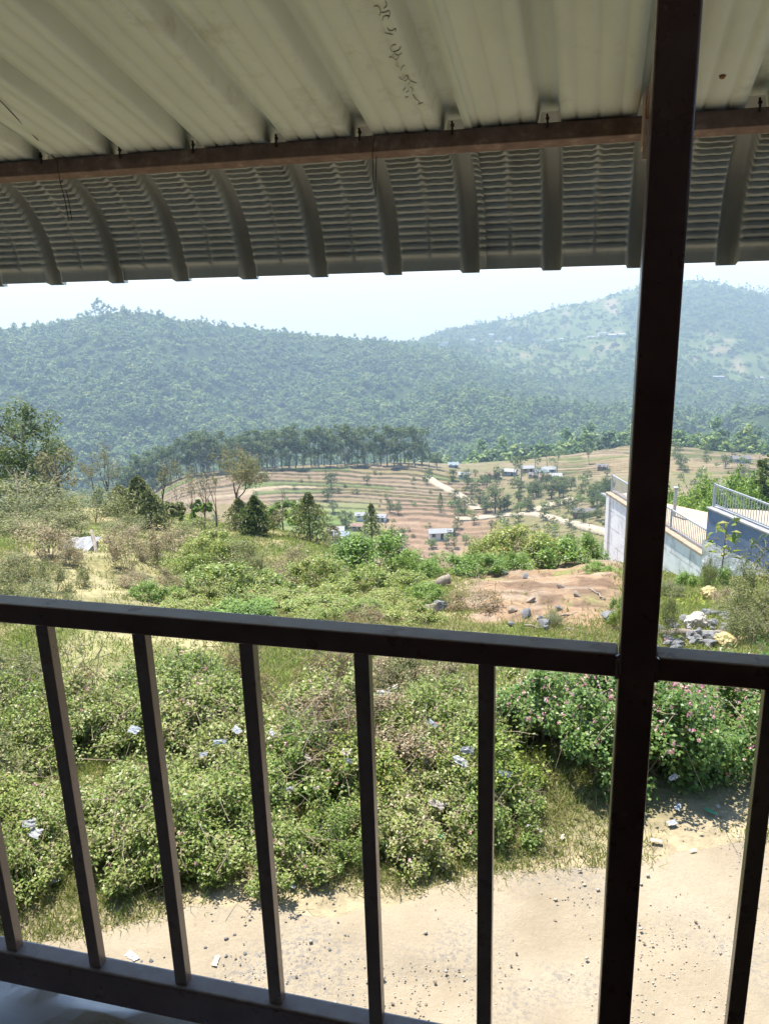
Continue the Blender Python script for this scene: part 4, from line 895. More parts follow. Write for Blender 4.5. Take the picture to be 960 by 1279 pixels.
# grass: uncountable
def grass(name, seed, n, m, green, hmin, hmax):
    rg = np.random.RandomState(seed); az = R(-60)+rg.rand(n)*R(86); d = 5.0*(46/5.0)**(rg.rand(n)**.92)
    x = d*np.sin(az); y = d*np.cos(az); a = np.degrees(az); e = y-road_edge(x); n1 = fbm(x*.9, y*.9, 4); n2 = fbm(x*.22+7, y*.22, 4)
    p = np.ones(n); p *= np.where(e < -.12, 0, np.where(e < 1.1, np.clip(.12+2.2*(n1-.38)+.3*e, 0, 1), 1)); 
    bs = sstep(-11, -7, a+4*(n2-.5))*(1-sstep(1.8, 3.6, a))*sstep(11.5, 14, d); p *= 1-.985*bs
    cl = sstep(-41, -37, a)*(1-sstep(-30, -26, a))*sstep(7, 10, d); p *= 1-.72*cl
    if green: p *= np.clip(sstep(.36, .5, n2)+sstep(3.2, 4.2, a)*(d > 12)+.5*(e < 1.3), 0, 1)
    keep = rg.rand(n) < p; x, y, d = x[keep], y[keep], d[keep]; n = len(x); nb = 7
    X = np.repeat(x, nb)+rg.normal(size=n*nb)*.045*(1+np.repeat(d, nb)/25); Y = np.repeat(y, nb)+rg.normal(size=n*nb)*.045*(1+np.repeat(d, nb)/25); Z = H(X, Y)-.01
    h = rg.uniform(hmin, hmax, n*nb)*np.repeat(.7+.6*rg.rand(n), nb); t = rg.rand(n*nb)*6.28; l = rg.uniform(.2, 1.3, n*nb)*h; t2 = rg.rand(n*nb)*6.28
    wd = .0012+.00075*np.repeat(d, nb)
    a = np.stack([X-np.cos(t)*wd, Y-np.sin(t)*wd, Z], 1); b = np.stack([X+np.cos(t)*wd, Y+np.sin(t)*wd, Z], 1); c = np.stack([X+np.cos(t2)*l, Y+np.sin(t2)*l, Z+h], 1)
    V = np.stack([a, b, c], 1).reshape(-1, 3); tag(link(name, mesh_np(name, V, np.arange(len(V)).reshape(-1, 3), M[m])), kind='stuff')
grass('dry_grass', 5, 54000, 'grass', False, .025, .11)
grass('green_grass', 6, 58000, 'grass_green', True, .025, .10)

# ================================================================== STONES, RUBBLE, LOG, SACKS
RK = [rock_mesh(400+i, M['stone'], 2, .7) for i in range(6)]; RKB = [rock_mesh(420+i, M['brown_stone'], 2, .7) for i in range(4)]
def rock(me, px, py, size, label, group=None, dz=0, d=None):
    if d: x, y, z, _ = at(px, py, d)
    else: x, y, z = gpt(px, py)
    o = link('rock', me, None, (x, y, z+size*.18+dz)); o.scale = (size*rng.uniform(.8, 1.2), size*rng.uniform(.8, 1.2), size*rng.uniform(.7, 1.1)); o.rotation_euler = (rng.uniform(-.5, .5), rng.uniform(-.5, .5), rng.uniform(0, 6.28))
    return tag(o, label, 'rock', group)
for k in range(46):
    u = rng.gauss(0, 1); px = 862+u*27; py = 797+rng.gauss(0, 9)-abs(u)*1
    rock(RK[k % 6], px, min(py, 830), rng.uniform(.11, .25), 'grey quarried rock in the rubble heap right of the post', 'grey rocks of the rubble heap', max(0, .05-abs(u)*.03))
for k in range(14): rock(RK[k % 6], 895+rng.uniform(-18, 16), 775+rng.uniform(-9, 9), rng.uniform(.12, .26), 'pale grey rock in the small heap behind the log', 'pale rocks behind the log')
for k in range(9): rock(RK[k % 6], 690+rng.gauss(0, 22), 776+rng.gauss(0, 5), rng.uniform(.12, .3), 'grey rock in the small heap on the bare slope', 'grey rocks on the bare slope')
for px, py, s, lab in ((550, 762, .42, 'pale boulder by the dry weeds'), (538, 766, .45, 'brown boulder left of the pale one'), (490, 746, .26, 'flat pale stone amid yellow bushes'), (628, 716, .3, 'pale stone at the top of the slope'), (655, 722, .25, 'small stone on the bare slope top'), (805, 775, .35, 'pale rock hidden right by the post'), (760, 776, .42, 'pale rock just left of the post'), (700, 735, .22, 'brown stone halfway up the bare slope'), (720, 745, .2, 'small brown stone on the bare slope'), (662, 752, .22, 'brown stone low on the bare slope'), (640, 764, .22, 'brown stone above the rail on the slope')):
    rock(RKB[rng.randrange(4)] if 'brown' in lab else RK[rng.randrange(6)], px, py, s, lab)
def log(px, py, d, L, r, rz, tilt, label, m='wood'):
    x, y, z, _ = at(px, py, d); mb = MB(); rg = np.random.RandomState(int(px)); n = 9
    mb.tube([(-L/2+L*i/(n-1), rg.normal()*.012, rg.normal()*.012) for i in range(n)], [r*(1+.1*rg.normal()) for i in range(n)], 9)
    o = mb.build('log', M[m], None, True, (x, y, z+r*.8)); o.rotation_euler = (0, tilt, rz); return tag(o, label, 'log')
log(862, 797, 12.6, .95, .075, .1, .02, 'weathered grey log lying behind the rubble heap')
log(548, 731, 17.8, .55, .11, .5, -.25, 'short pale log lying before the ferns')
for px, py, L, rz, lab in ((712, 768, 1.1, .6, 'thin pale pole lying across the bare slope'), (745, 742, .7, 2.0, 'thin pale stick below the white wall'), (690, 786, .9, .1, 'bleached stick lying beside the small rubble heap')):
    x, y, z = gpt(px, py); log(px, py, math.hypot(x, y), L, .016, rz, .05, lab)
def sack(px, py, w, m, label):
    x, y, z = gpt(px, py); import bmesh
    rg = np.random.RandomState(int(px)); bm = bmesh.new(); bmesh.ops.create_icosphere(bm, subdivisions=4, radius=.5)
    P = np.array([v.co[:] for v in bm.verts]); q = fbm(P[:, 0]*4+px, P[:, 1]*4+P[:, 2]*3, 3)-.5; q2 = np.abs(fbm(P[:, 0]*9+px, P[:, 1]*9-P[:, 2]*7, 2)-.5)
    for v, a, b in zip(bm.verts, q, q2): v.co = Vector((v.co.x*(1+.7*a), v.co.y*.75*(1+.7*a), v.co.z*.62*(1+.5*a)))*(1-.4*b)
    me = bpy.data.meshes.new('sack'); bm.to_mesh(me); bm.free(); me.materials.append(M[m])
    o = link('sack', me, None, (x, y, z+w*.22)); o.scale = (w, w, w); o.rotation_euler = (0, 0, px); return tag(o, label, 'sack')
sack(904, 806, .36, 'yellow_sack', 'crumpled yellow sack beside the log end'); sack(884, 746, .42, 'yellow_sack', 'yellow sack lying on the grass before the walls'); sack(868, 784, .48, 'paper', 'pale sack behind the grey log')
# collapsed tin sheet with a tilted plank
x, y, z, zt = at(97, 662, 19.5)
t = thing('tin_lean_to', 'white tin sheet lean-to with a slanting dark plank in the field', 'shelter', (x, y, z), R(12), None, (.8, .8, .4))
M['tin'] = mat('white_tin', [(.3, (.17, .175, .18)), (.55, (.29, .295, .30)), (.75, (.42, .42, .41))], 5, .5, 8, .2, 20)
mb = MB(); n = 25; Vv = []
for i in range(n):
    X = -.45+.9*i/(n-1)
    for (Y, Z) in ((-.55, .16), (0, .38), (.45, .52)): Vv.append((X+.08*Y, Y, Z+.018*math.sin(i*2.1)+.02*math.sin(i*.4+Y*4)))
mb.add(Vv, [(i*3+j, (i+1)*3+j, (i+1)*3+j+1, i*3+j+1) for i in range(n-1) for j in range(2)]); mb.build('tin_sheet', M['tin'], t)
mb = MB(); mb.box(-.44, .40, -.2, .40, -.1, .26); mb.build('brick_base', M['brown_stone'], t)
mb = MB(); mb.tube([(.78, -.75, .0), (.50, -.1, .50), (.18, .52, .93)], [.05, .048, .045], 5); mb.build('plank', M['wood'], t)

# ================================================================== LITTER
CR = {m: [crumple_mesh(500+j+i*10, M[m], 13) for j in range(3)] for i, m in enumerate(('white_plastic', 'blue_plastic', 'green_plastic', 'paper'))}
def litter(px, py, wp, m, what, dz, tilt=None, asp=1):
    dz = max(dz*.7, .024); x, y, z = gpt(px, py, dz); d = math.hypot(x, y); w_ = (.56 if wp < 30 else .46)*wp*math.hypot(d, EYE)/1013
    o = link({'paper': 'paper_scrap', 'green_plastic': 'plastic_wrapper'}.get(m, 'plastic_bag'), CR[m][rng.randrange(3)], None, (x, y, z+dz+.008)); o.scale = (w_*rng.uniform(.8, 1.4), w_*asp*rng.uniform(.6, 1), w_*.5)
    tl = tilt if tilt is not None else (.9 if dz > .2 else .12); o.rotation_euler = (tl*rng.uniform(.6, 1.1), tl*rng.uniform(-.4, .4), rng.uniform(-.6, .6) if tl > .3 else rng.uniform(0, 6.28))
    return tag(o, f"{what} {gap(x, y)}", 'litter', 'scraps of litter')
for a in ((280,1081,36,'blue_plastic','shiny pale blue plastic bag lying at the hedge foot',.02), (335,1197,0,'',0,0), (270,1201,20,'paper','torn white paper scrap on the road',0), (166,1196,24,'white_plastic','crumpled clear wrapper on the road',0),
 (44,1042,42,'white_plastic','torn white plastic sheet hanging in the hedge',.45), (36,1030,28,'white_plastic','crumpled white plastic strip in the hedge',.5), (70,1101,20,'blue_plastic','grey-blue plastic scrap on the grass verge',.05), (168,913,24,'blue_plastic','pale blue plastic bag in the hedge top',.6),
 (275,928,22,'blue_plastic','pale plastic bag in the hedge',.6), (255,943,16,'white_plastic','small white wrapper in the hedge',.6), (296,913,20,'blue_plastic','crumpled pale bag in the hedge top',.6), (340,917,18,'white_plastic','white wrapper in the hedge',.6), (385,948,20,'paper','pale paper in the hedge',.55),
 (432,940,26,'paper','pale cardboard scrap in the hedge',.55), (437,952,18,'white_plastic','white wrapper beside the cardboard',.55), (478,868,26,'blue_plastic','blue and white plastic bag behind the hedge',.4), (490,860,22,'paper','beige paper scrap behind the hedge',.4), (540,905,16,'blue_plastic','small blue scrap in the hedge',.6), (583,938,22,'white_plastic','bright white paper sheet in the hedge',.65),
 (575,952,40,'white_plastic','big crumpled white plastic sheet in the hedge',.6), (630,968,18,'blue_plastic','grey-blue plastic strip hanging in the hedge',.5), (588,1010,22,'paper','tan paper scrap low in the hedge',.3), (546,1046,20,'green_plastic','green plastic wrapper at the hedge foot',.12), (545,1005,26,'paper','tan cloth rag low in the hedge',.35),
 (502,1081,16,'blue_plastic','pinkish grey wrapper in the grass',.05), (365,1108,14,'blue_plastic','small pale blue cup on the verge',.02), (663,1033,20,'white_plastic','upright white cup on the verge',.04), (673,1037,14,'paper','tan paper beside the white cup',.02), (702,1046,14,'paper','folded beige leaf of paper on the verge',.02), (819,1051,22,'paper','twisted white paper on the verge',.02), (838,1029,18,'blue_plastic','teal-white wrapper on the verge',.03),
 (846,1009,20,'blue_plastic','crumpled pale blue bag under the lush bushes',.05), (886,1014,18,'green_plastic','green and white wrapper on the verge',.03), (896,1008,12,'paper','small pink paper beside the green wrapper',.03), (840,972,18,'white_plastic','white wrapper under the flowers',.3), (205,958,14,'paper','pale scrap in the hedge',.55), (150,1033,14,'paper','pink paper scrap in the hedge',.4), (362,986,14,'white_plastic','small white scrap in the hedge',.5), (735,905,18,'blue_plastic','pale wrapper in the lush hedge',.8),
 (395,985,12,'paper','beige scrap deep in the hedge',.5), (448,800,8,'white_plastic','white scrap among yellow bushes',.2), (865,1063,12,'paper','dry curled leaf of card on the road edge',0), (470,1128,10,'paper','small beige scrap at the road edge',0)):
    if a[3]: litter(*a)
# pebbles: single larger stones, then uncountable gravel
for k in range(34):
    px = rng.uniform(480, 950); py = rng.uniform(1085, 1270)
    rock(RKB[k % 4], px, py, rng.uniform(.014, .032), 'small stone lying loose on the dirt road', 'loose stones on the dirt road', .022)
for k in range(14): rock(RK[k % 6], rng.uniform(150, 440), rng.uniform(1150, 1230), rng.uniform(.018, .04), 'small stone on the road edge left of the fourth baluster', 'loose stones on the road edge', .022)
def gravel():
    rg = np.random.RandomState(9); n = 7500; x = rg.uniform(-4.2, 2.4, n); y = rg.uniform(3.2, 6.9, n); e = y-road_edge(x)
    q = fbm(x*1.1, y*1.1+5, 3); keep = (e < .35) & (rg.rand(n) < .06+.94*sstep(.52, .66, q)); x, y = x[keep], y[keep]; n = len(x); z = H(x, y)+.034
    s = rg.uniform(.003, .009, n)*(1+(rg.rand(n) < .05)*1.2); base = np.array([(1,0,0),(-1,0,0),(0,1,0),(0,-1,0),(0,0,.7),(0,0,-.7)]); f = np.array([(0,2,4),(2,1,4),(1,3,4),(3,0,4),(2,0,5),(1,2,5),(3,1,5),(0,3,5)])
    V = base[None]*(.75+.5*rg.rand(n, 6, 1))*s[:, None, None]; a = rg.rand(n)*6.28; c, sn = np.cos(a)[:, None], np.sin(a)[:, None]
    V = np.stack([V[..., 0]*c-V[..., 1]*sn, V[..., 0]*sn+V[..., 1]*c, V[..., 2]], -1)+np.stack([x, y, z+.3*s], 1)[:, None]
    F = (f[None]+6*np.arange(n)[:, None, None]).reshape(-1, 3)
    M['gravel'] = leafmat('gravel_bits', [(.36, .32, .26), (.44, .39, .30), (.52, .46, .36), (.58, .54, .48)], 0, .9)
    tag(link('gravel', mesh_np('gravel', V.reshape(-1, 3), F, M['gravel'])), kind='stuff')
gravel()

# ================================================================== THE VALLEY: trees, houses
TT = [tree_parts(600+i, 18, 10, 'tall', 'valley', 1000, .95, 'pale_bark', .32) for i in range(5)]
RT_ = [tree_parts(620+i, 6, 6, 'round', 'valley', 620, .48, 'bark', .16) for i in range(4)]
UT = [tree_parts(640+i, 9, 6, 'tall', 'valley', 520, .5, 'bark', .16) for i in range(3)]
CT = [tree_parts(660+i, 6, 2.4, 'column', 'valley', 420, .4, 'bark', .1) for i in range(2)]
SB = [tree_parts(680+i, 2.4, 2.6, 'round', m, 240, .32, 'bark', .05) for i, m in enumerate(('valley', 'olive', 'lantana_lush'))]
def vtree(P, h0, px, py, h, label, group, d=None, name='tree', cat='tree', wide=1):
    if d: x, y, z, _ = at(px, py, d)
    else: x, y, z = gpt(px, py, dmin=90)
    s = h/h0; return spawn(name, P[rng.randrange(len(P))], label, cat, (x, y, z-.1), rng.uniform(0, 6.28), (s*wide, s*wide, s), group)
px = 148.0
while px < 548:
    t = (px-148)/400; h = rng.uniform(12, 21) if px < 505 else rng.uniform(8, 12)
    vtree(TT, 18, px, 578, h, 'tall slender tree in the front row above the terraces', 'front row of tall trees above the terraces', 386+rng.uniform(-3, 3), 'tall_tree', wide=rng.uniform(.8, 1.2)); px += rng.uniform(7, 11)
px = 146.0
while px < 530:
    vtree(TT, 18, px, 574, rng.uniform(16, 21), 'tall slender tree in the back row above the terraces', 'back row of tall trees above the terraces', 402+rng.uniform(-6, 8), 'tall_tree', wide=rng.uniform(.9, 1.3)); px += rng.uniform(8, 13)
px = 150.0
while px < 560:
    vtree(RT_, 6, px, 576, rng.uniform(5, 9), 'rounded lower tree filling the belt above the terraces', 'lower trees of the belt above the terraces', 394+rng.uniform(-3, 4)); px += rng.uniform(13, 22)
for px, py, h, P, h0, lab in ((414, 612, 9, RT_, 6, 'dark round tree standing on the terraces'), (409, 624, 6, RT_, 6, 'dark tree joined below the round terrace tree'), (432, 660, 8, RT_, 6, 'broad dark tree below the green terraces'), (416, 640, 5, RT_, 6, 'small round tree beside the green terraces'), (458, 604, 4.6, RT_, 6, 'low dark tree in the middle of the terraces'),
  (446, 618, 3, RT_, 6, 'flat dark bush on the terraces'), (487, 640, 5.5, RT_, 6, 'dark tree on the reddish field'), (497, 642, 4.4, RT_, 6, 'lighter tree beside the dark one on the reddish field'), (550, 640, 8, CT, 6, 'dark upright tree left of the valley track'), (533, 604, 5, RT_, 6, 'tree at the bend of the valley track'), (536, 596, 5, RT_, 6, 'tree behind the bend of the valley track'), (567, 683, 6, CT, 6, 'dark pointed tree right of the white house'),
  (618, 641, 12, RT_, 6, 'large dark tree above the valley road'), (606, 641, 7, RT_, 6, 'dark tree left of the large one above the road'), (650, 607, 13, UT, 9, 'tall tree in the middle of the settlement'), (641, 600, 11, UT, 9, 'tall tree left in the settlement'), (667, 590, 10, UT, 9, 'tall tree behind the settlement'), (695, 592, 11, UT, 9, 'tall tree right of the settlement roofs'), (683, 585, 9, UT, 9, 'loose tree behind the settlement roofs'), (735, 580, 8, UT, 9, 'tree on the ploughed field right of the settlement'),
  (712, 612, 6, RT_, 6, 'dark round tree below the settlement'), (700, 608, 5, RT_, 6, 'round tree below the settlement roofs'), (740, 632, 8, RT_, 6, 'tree beside the brown shed'), (688, 622, 9, RT_, 6, 'broad tree on the green slope'), (665, 622, 8, RT_, 6, 'broad tree in the middle of the green slope'), (672, 617, 7, RT_, 6, 'round tree above the middle of the green slope'), (745, 640, 7, RT_, 6, 'dark tree right of the brown shed'), (728, 655, 6, RT_, 6, 'leafy bush below the brown shed'),
  (595, 611, 5, RT_, 6, 'dark tree left of the settlement'), (602, 606, 5, RT_, 6, 'dark bush before the settlement houses'), (582, 600, 6, RT_, 6, 'tree by the leftmost settlement roof'), (845, 572, 6, UT, 9, 'umbrella-shaped tree on the brown hill'), (891, 563, 6, UT, 9, 'tall lone tree on top of the brown hill'), (882, 566, 6, RT_, 6, 'round tree on top of the brown hill'), (850, 586, 8, RT_, 6, 'dark tree low on the brown hill'), (905, 585, 7, RT_, 6, 'dark tree below the dark roofed house')):
    vtree(P, h0, px, py, h, lab, None, None)
def scatter(n, x0, x1, y0, y1, P, h0, ha, hb, label, group, cat='bush', name='shrub'):
    k = 0
    while k < n:
        px, py = rng.uniform(x0, x1), rng.uniform(y0, y1); x, y, z = gpt(px, py, dmin=90)
        if math.hypot(x, y) > 470: continue
        k += 1; vtree(P, h0, px, py, rng.uniform(ha, hb), label, group, None, name, cat)
scatter(95, 225, 545, 580, 690, SB, 2.4, 1.4, 3.0, 'small shrub dotted on the valley terraces', 'shrubs dotted on the terraces')
scatter(80, 560, 760, 596, 660, SB, 2.4, 2, 5.0, 'shrub on the green slope below the settlement', 'shrubs below the settlement')
scatter(48, 560, 760, 594, 640, RT_, 6, 3.5, 7.5, 'round tree on the green slope below the settlement', 'trees below the settlement', 'tree', 'tree')
scatter(40, 500, 755, 655, 700, SB, 2.4, 1.8, 4.2, 'shrub on the near side of the valley road', 'shrubs below the valley road')
scatter(34, 835, 960, 560, 612, SB, 2.4, 2, 5, 'shrub on the brown hillside right of the post', 'shrubs on the brown hillside')
scatter(16, 380, 440, 640, 690, SB, 2.4, 2, 4, 'shrub beside the green terraces', 'shrubs beside the green terraces')
# houses
def paint(name, a): return mat(name, [(.3, tuple(x*.85 for x in a)), (.7, a)], .6, .8)
HW = {'white': paint('house_white', (.72, .71, .68)), 'cream': paint('house_cream', (.62, .54, .40)), 'blue': paint('house_blue', (.30, .37, .41)), 'pink': paint('house_pink', (.60, .42, .36)), 'brown': paint('house_brown', (.22, .14, .10)), 'green': paint('house_green', (.28, .40, .34))}
HR = {'tin': paint('roof_tin', (.30, .31, .315)), 'tile': paint('roof_tile', (.27, .17, .125)), 'blue': paint('roof_blue', (.24, .29, .33)), 'dark': paint('roof_dark', (.16, .15, .15)), 'white': paint('roof_white', (.34, .34, .335))}
def house(px, py, w, dp, h, wc, rc, label, group=None, flat=False, dmin=90, rz=None, d=None):
    if d: x, y, z, _ = at(px, py, d)
    else: x, y, z = gpt(px, py, dmin=dmin)
    az = math.atan2(x, y); k_ = .8 if dmin < 1000 else 1; w, dp, h = w*k_, dp*k_, h*k_; t = thing('house', label, 'house', (x, y, z), -az+(rng.uniform(-.35, .35) if rz is None else rz), group)
    mb = MB(); mb.box(-w/2, w/2, -dp/2, dp/2, -2.5, h, .03); mb.build('wall', HW[wc], t)
    mb = MB()
    if flat: mb.box(-w/2-.3, w/2+.3, -dp/2-.3, dp/2+.3, h+.003, h+.28)
    else:
        a = dp/2+.5; W = w/2+.4; r = h+dp*.22; e = h-.12
        mb.add([(-W, -a, e), (W, -a, e), (W, 0, r), (-W, 0, r), (-W, a, e), (W, a, e), (-W, -a, e-.14), (W, -a, e-.14), (W, 0, r-.14), (-W, 0, r-.14), (-W, a, e-.14), (W, a, e-.14)],
               [(0, 1, 2, 3), (3, 2, 5, 4), (7, 6, 9, 8), (8, 9, 10, 11), (0, 6, 7, 1), (5, 11, 10, 4), (0, 3, 9, 6), (3, 4, 10, 9), (2, 1, 7, 8), (5, 2, 8, 11)])
    mb.build('roof', HR[rc], t)
    n = 2 if w < 9 else 3
    for k in range(n):
        X = -w/2+w*(k+.5)/n
        if k == n//2 and n > 1 or n == 1:
            mb = MB(); mb.box(X-.5, X+.5, -dp/2-.04, -dp/2-.003, .0, 2.1); mb.build('door', M['trim_dark'], t)
        else:
            mb = MB(); mb.box(X-.6, X+.6, -dp/2-.04, -dp/2-.003, 1.0, 2.2); mb.build('window', M['trim_dark'], t)
    return t
house(546, 672, 7.0, 5, 3.2, 'white', 'tin', 'white house with pale tin roof alone on the reddish field', rz=.1); house(560, 668, 3.5, 3.5, 2.2, 'cream', 'tin', 'small outbuilding right of the white field house')
house(427, 674, 6, 5, 2.6, 'blue', 'blue', 'low house with pale blue roof behind the near bushes'); house(420, 668, 6.5, 5, 2.8, 'cream', 'white', 'cream house with white roof behind the blue-roofed one'); house(447, 662, 5, 4, 2.6, 'pink', 'tile', 'pinkish house right of the cream one'); house(452, 648, 6, 4, 2.4, 'white', 'tin', 'long grey-roofed shed by the green terraces'); house(476, 650, 4.5, 4, 2.3, 'white', 'tin', 'small grey shed on the reddish field edge')
house(616, 597, 7, 5, 2.8, 'cream', 'tile', 'cream tile-roofed house at the left of the settlement'); house(636, 594, 8, 5, 3.2, 'blue', 'white', 'white-roofed bluish house in the settlement'); house(658, 590, 7, 5, 3.2, 'pink', 'tin', 'pink-walled house behind the settlement trees'); house(676, 594, 7, 5, 2.8, 'green', 'blue', 'green-walled house amid the settlement trees'); house(684, 591, 8, 5, 3, 'blue', 'tin', 'light blue house at the back of the settlement'); house(690, 599, 9, 5, 2.8, 'white', 'white', 'long white house at the front of the settlement'); house(678, 601, 5, 5, 3.4, 'pink', 'tile', 'reddish house left of the long white one'); house(579, 597, 6, 5, 2.6, 'white', 'tin', 'grey-roofed house at the far left of the settlement'); house(566, 584, 6, 5, 2.4, 'blue', 'blue', 'pale blue shed beside the tree row end'); house(666, 597, 5, 4, 2.4, 'cream', 'dark', 'small dark-roofed hut in the settlement')
house(729, 645, 8, 5, 2.6, 'brown', 'dark', 'brown shed by the valley road'); house(752, 586, 5, 4, 2.2, 'brown', 'dark', 'small dark hut on the ploughed field'); house(924, 577, 10, 6, 2.6, 'blue', 'dark', 'long dark-roofed house on the right hillside'); house(755, 624, 5, 4, 2.4, 'white', 'tin', 'small tin-roofed hut right of the brown shed')
M['flag'] = mat('red_cloth', [(.3, (.4, .06, .04)), (.7, (.5, .12, .07))], 3, .8)
FH = [(553, 431, 22, 'white', 'white', 'long white house at the left end of the ridge village'), (568, 427, 14, 'cream', 'tin', 'cream house right of the long white one on the ridge'), (590, 426, 14, 'white', 'tin', 'small pale house in the ridge village left part'), (602, 428, 14, 'cream', 'tile', 'tiled house in the ridge village'), (613, 420, 18, 'white', 'white', 'white house standing high in the ridge village'), (622, 429, 18, 'cream', 'tin', 'cream house in the middle of the ridge village'), (636, 424, 16, 'white', 'tin', 'pale house right of the ridge village middle'), (685, 428, 24, 'white', 'white', 'bright white house right of the ridge village'), (700, 425, 14, 'cream', 'tin', 'cream house beside the bright white one'),
  (737, 423, 18, 'pink', 'tin', 'pinkish building left in the hillside cluster'), (752, 419, 24, 'white', 'white', 'big white building in the hillside cluster'), (764, 421, 20, 'blue', 'white', 'bluish building in the hillside cluster'), (776, 420, 20, 'white', 'tin', 'white building right in the hillside cluster'), (837, 462, 24, 'white', 'white', 'white house just right of the post on the far hill'), (896, 474, 22, 'blue', 'white', 'pale blue house on the far hill slope'), (950, 475, 22, 'cream', 'white', 'cream house on the bare patch at the right edge')]
for px, py, w_, wc, rc, lab in FH: house(px, py, w_, w_*.6, w_*.3, wc, rc, lab, 'far houses on the hills', w_ > 20, 1150)

# ================================================================== FORESTED HILLS
def forest():
    col = bpy.data.collections.new('forest_crowns')
    for i in range(6):
        rg = np.random.RandomState(700+i); n = 330; rx = rg.uniform(6.4, 9.0); hh = rg.uniform(5, 8) if i < 5 else 12
        ncl = 16; P, N, _ = bush_points(rg, rx, rx, hh*1.15, ncl, n, 2.3, .0); V, F = leaf_mesh(rg, P, N, 2.0, .75, .1)
        o = bpy.data.objects.new('crown_kind', mesh_np('crown_kind', V, F, M['forest'])); col.objects.link(o)
    rg = np.random.RandomState(77); n = 148000
    az = rg.uniform(-55, 25, n); d = np.sqrt(rg.uniform(470**2, 2800**2, n)); x = d*np.sin(np.radians(az)); y = d*np.cos(np.radians(az))
    dA = 1600-250*sstep(-10, 6, az); p = np.where(d < dA*1.06, 1.0, np.where(az < -17, 0, .62))
    p = p*(1-.66*plant_mask(x, y)); p *= np.where(d < 1200, 1, .8)
    p *= np.where(fbm(x/70+2, y/70, 3) < .36, .45, 1)
    k = rg.rand(n) < p*.6; x, y, d = x[k], y[k], d[k]; z = H(x, y)-1
    me = bpy.data.meshes.new('forest'); me.vertices.add(len(x)); me.vertices.foreach_set('co', np.stack([x, y, z], 1).astype(np.float32).ravel())
    s = (.5+.75*rg.rand(len(x))**1.4)*(.85+.5*fbm(x/120, y/120, 2))*np.where(d > 1900, .95, 1)
    for nm, v, tp in (('scl', s, 'FLOAT'), ('rot', rg.rand(len(x))*6.28, 'FLOAT'), ('idx', rg.randint(0, 6, len(x)), 'INT')):
        a = me.attributes.new(nm, tp, 'POINT'); a.data.foreach_set('value', v.astype(np.float32 if tp == 'FLOAT' else np.int32))
    o = link('forest', me); tag(o, kind='stuff')
    ng = bpy.data.node_groups.new('forest_spread', 'GeometryNodeTree'); ng.interface.new_socket('Geometry', in_out='INPUT', socket_type='NodeSocketGeometry'); ng.interface.new_socket('Geometry', in_out='OUTPUT', socket_type='NodeSocketGeometry')
    N = ng.nodes; Lk = ng.links; gi = N.new('NodeGroupInput'); go = N.new('NodeGroupOutput'); mp = N.new('GeometryNodeMeshToPoints'); ip = N.new('GeometryNodeInstanceOnPoints')
    ci = N.new('GeometryNodeCollectionInfo'); ci.inputs[0].default_value = col; ci.inputs['Separate Children'].default_value = True; ci.inputs['Reset Children'].default_value = True
    def attr(nm, tp):
        a = N.new('GeometryNodeInputNamedAttribute'); a.data_type = tp; a.inputs[0].default_value = nm; return a.outputs[0]
    cx = N.new('ShaderNodeCombineXYZ'); Lk.new(attr('rot', 'FLOAT'), cx.inputs[2]); ip.inputs['Pick Instance'].default_value = True
    Lk.new(gi.outputs[0], mp.inputs[0]); Lk.new(mp.outputs[0], ip.inputs['Points']); Lk.new(ci.outputs[0], ip.inputs['Instance'])
    Lk.new(attr('idx', 'INT'), ip.inputs['Instance Index']); Lk.new(cx.outputs[0], ip.inputs['Rotation']); Lk.new(attr('scl', 'FLOAT'), ip.inputs['Scale']); Lk.new(ip.outputs[0], go.inputs[0])
    o.modifiers.new('spread', 'NODES').node_group = ng
    print('forest trees', len(x))
forest()
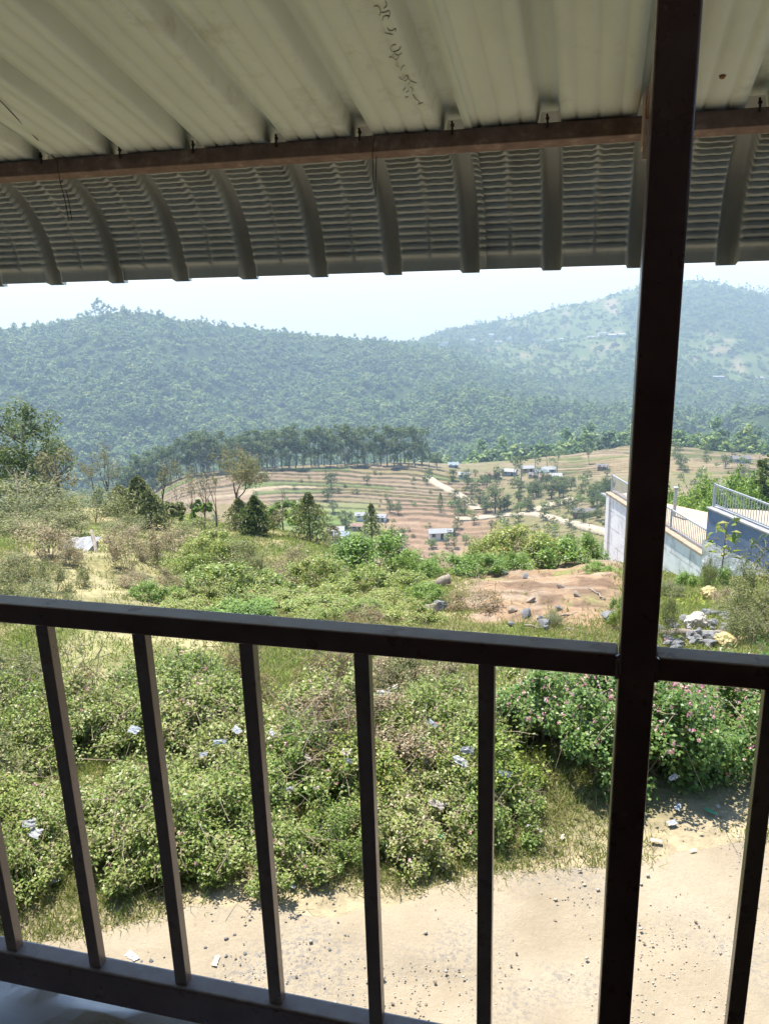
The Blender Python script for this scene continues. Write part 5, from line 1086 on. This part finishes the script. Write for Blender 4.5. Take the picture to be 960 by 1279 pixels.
# single trees standing against the sky on the ridges
ST = [tree_parts(720+i, 20, 9, 'tall', 'forest', 300, 1.5, 'bark', .4) for i in range(4)]
for px, h in ((110, 14), (115, 16), (121, 26), (126, 30), (131, 26), (136, 22), (141, 18), (147, 17), (154, 16), (163, 14), (171, 13), (176, 15), (184, 14), (199, 14), (206, 10), (222, 11), (232, 11), (240, 11), (253, 18), (259, 16), (267, 15), (273, 13), (281, 15), (292, 16), (306, 10), (85, 9), (42, 9)):
    vtree(ST, 20, px, 400, h*1.35, "spindly tree on the left hill's skyline", "trees on the left hill's skyline", 1590, 'ridge_tree')
for px in (452, 458, 474, 478): vtree(ST, 20, px, 425, rng.uniform(12, 17), 'spindly tree on the skyline near the saddle', 'trees on the saddle skyline', 1590, 'ridge_tree')
for px in (583, 594, 599, 606, 622, 638, 690, 868, 874, 920, 929, 934, 939, 945, 950, 955, 958): vtree(ST, 20, px, 380, rng.uniform(14, 26), "dark tree on the right hill's skyline", "trees on the right hill's skyline", 2690, 'ridge_tree', wide=1.2)

# ================================================================== HAZE
def haze():
    mb = MB(); mb.box(-47000, 47000, -47000, 47000, -1640, 44); m = bpy.data.materials.new('haze'); m.use_nodes = True; nt = m.node_tree
    nt.nodes.remove(nt.nodes['Principled BSDF']); v = nt.nodes.new('ShaderNodeVolumePrincipled'); v.inputs['Density'].default_value = HAZE_D; v.inputs['Color'].default_value = (*HAZE_C, 1); v.inputs['Anisotropy'].default_value = .1; v.inputs['Absorption Color'].default_value = (.5, .66, .8, 1)
    nt.links.new(v.outputs[0], nt.nodes['Material Output'].inputs['Volume'])
    o = mb.build('haze', m, None); tag(o, kind='stuff'); o.display_type = 'WIRE'
HAZE_D, HAZE_C = .00028, (.60, .81, 1.0)
haze()

# labels that repeat within a row get their place in it
same = {}
for o in LAB: same.setdefault(o['label'], []).append(o)
for lab, os_ in same.items():
    if len(os_) < 2: continue
    os_.sort(key=lambda o: proj(o.location)[0])
    for i, o in enumerate(os_):
        o['label'] = f"{lab}, {'leftmost' if i == 0 else 'rightmost' if i == len(os_)-1 else ordinal(i+1)+' from left'}"
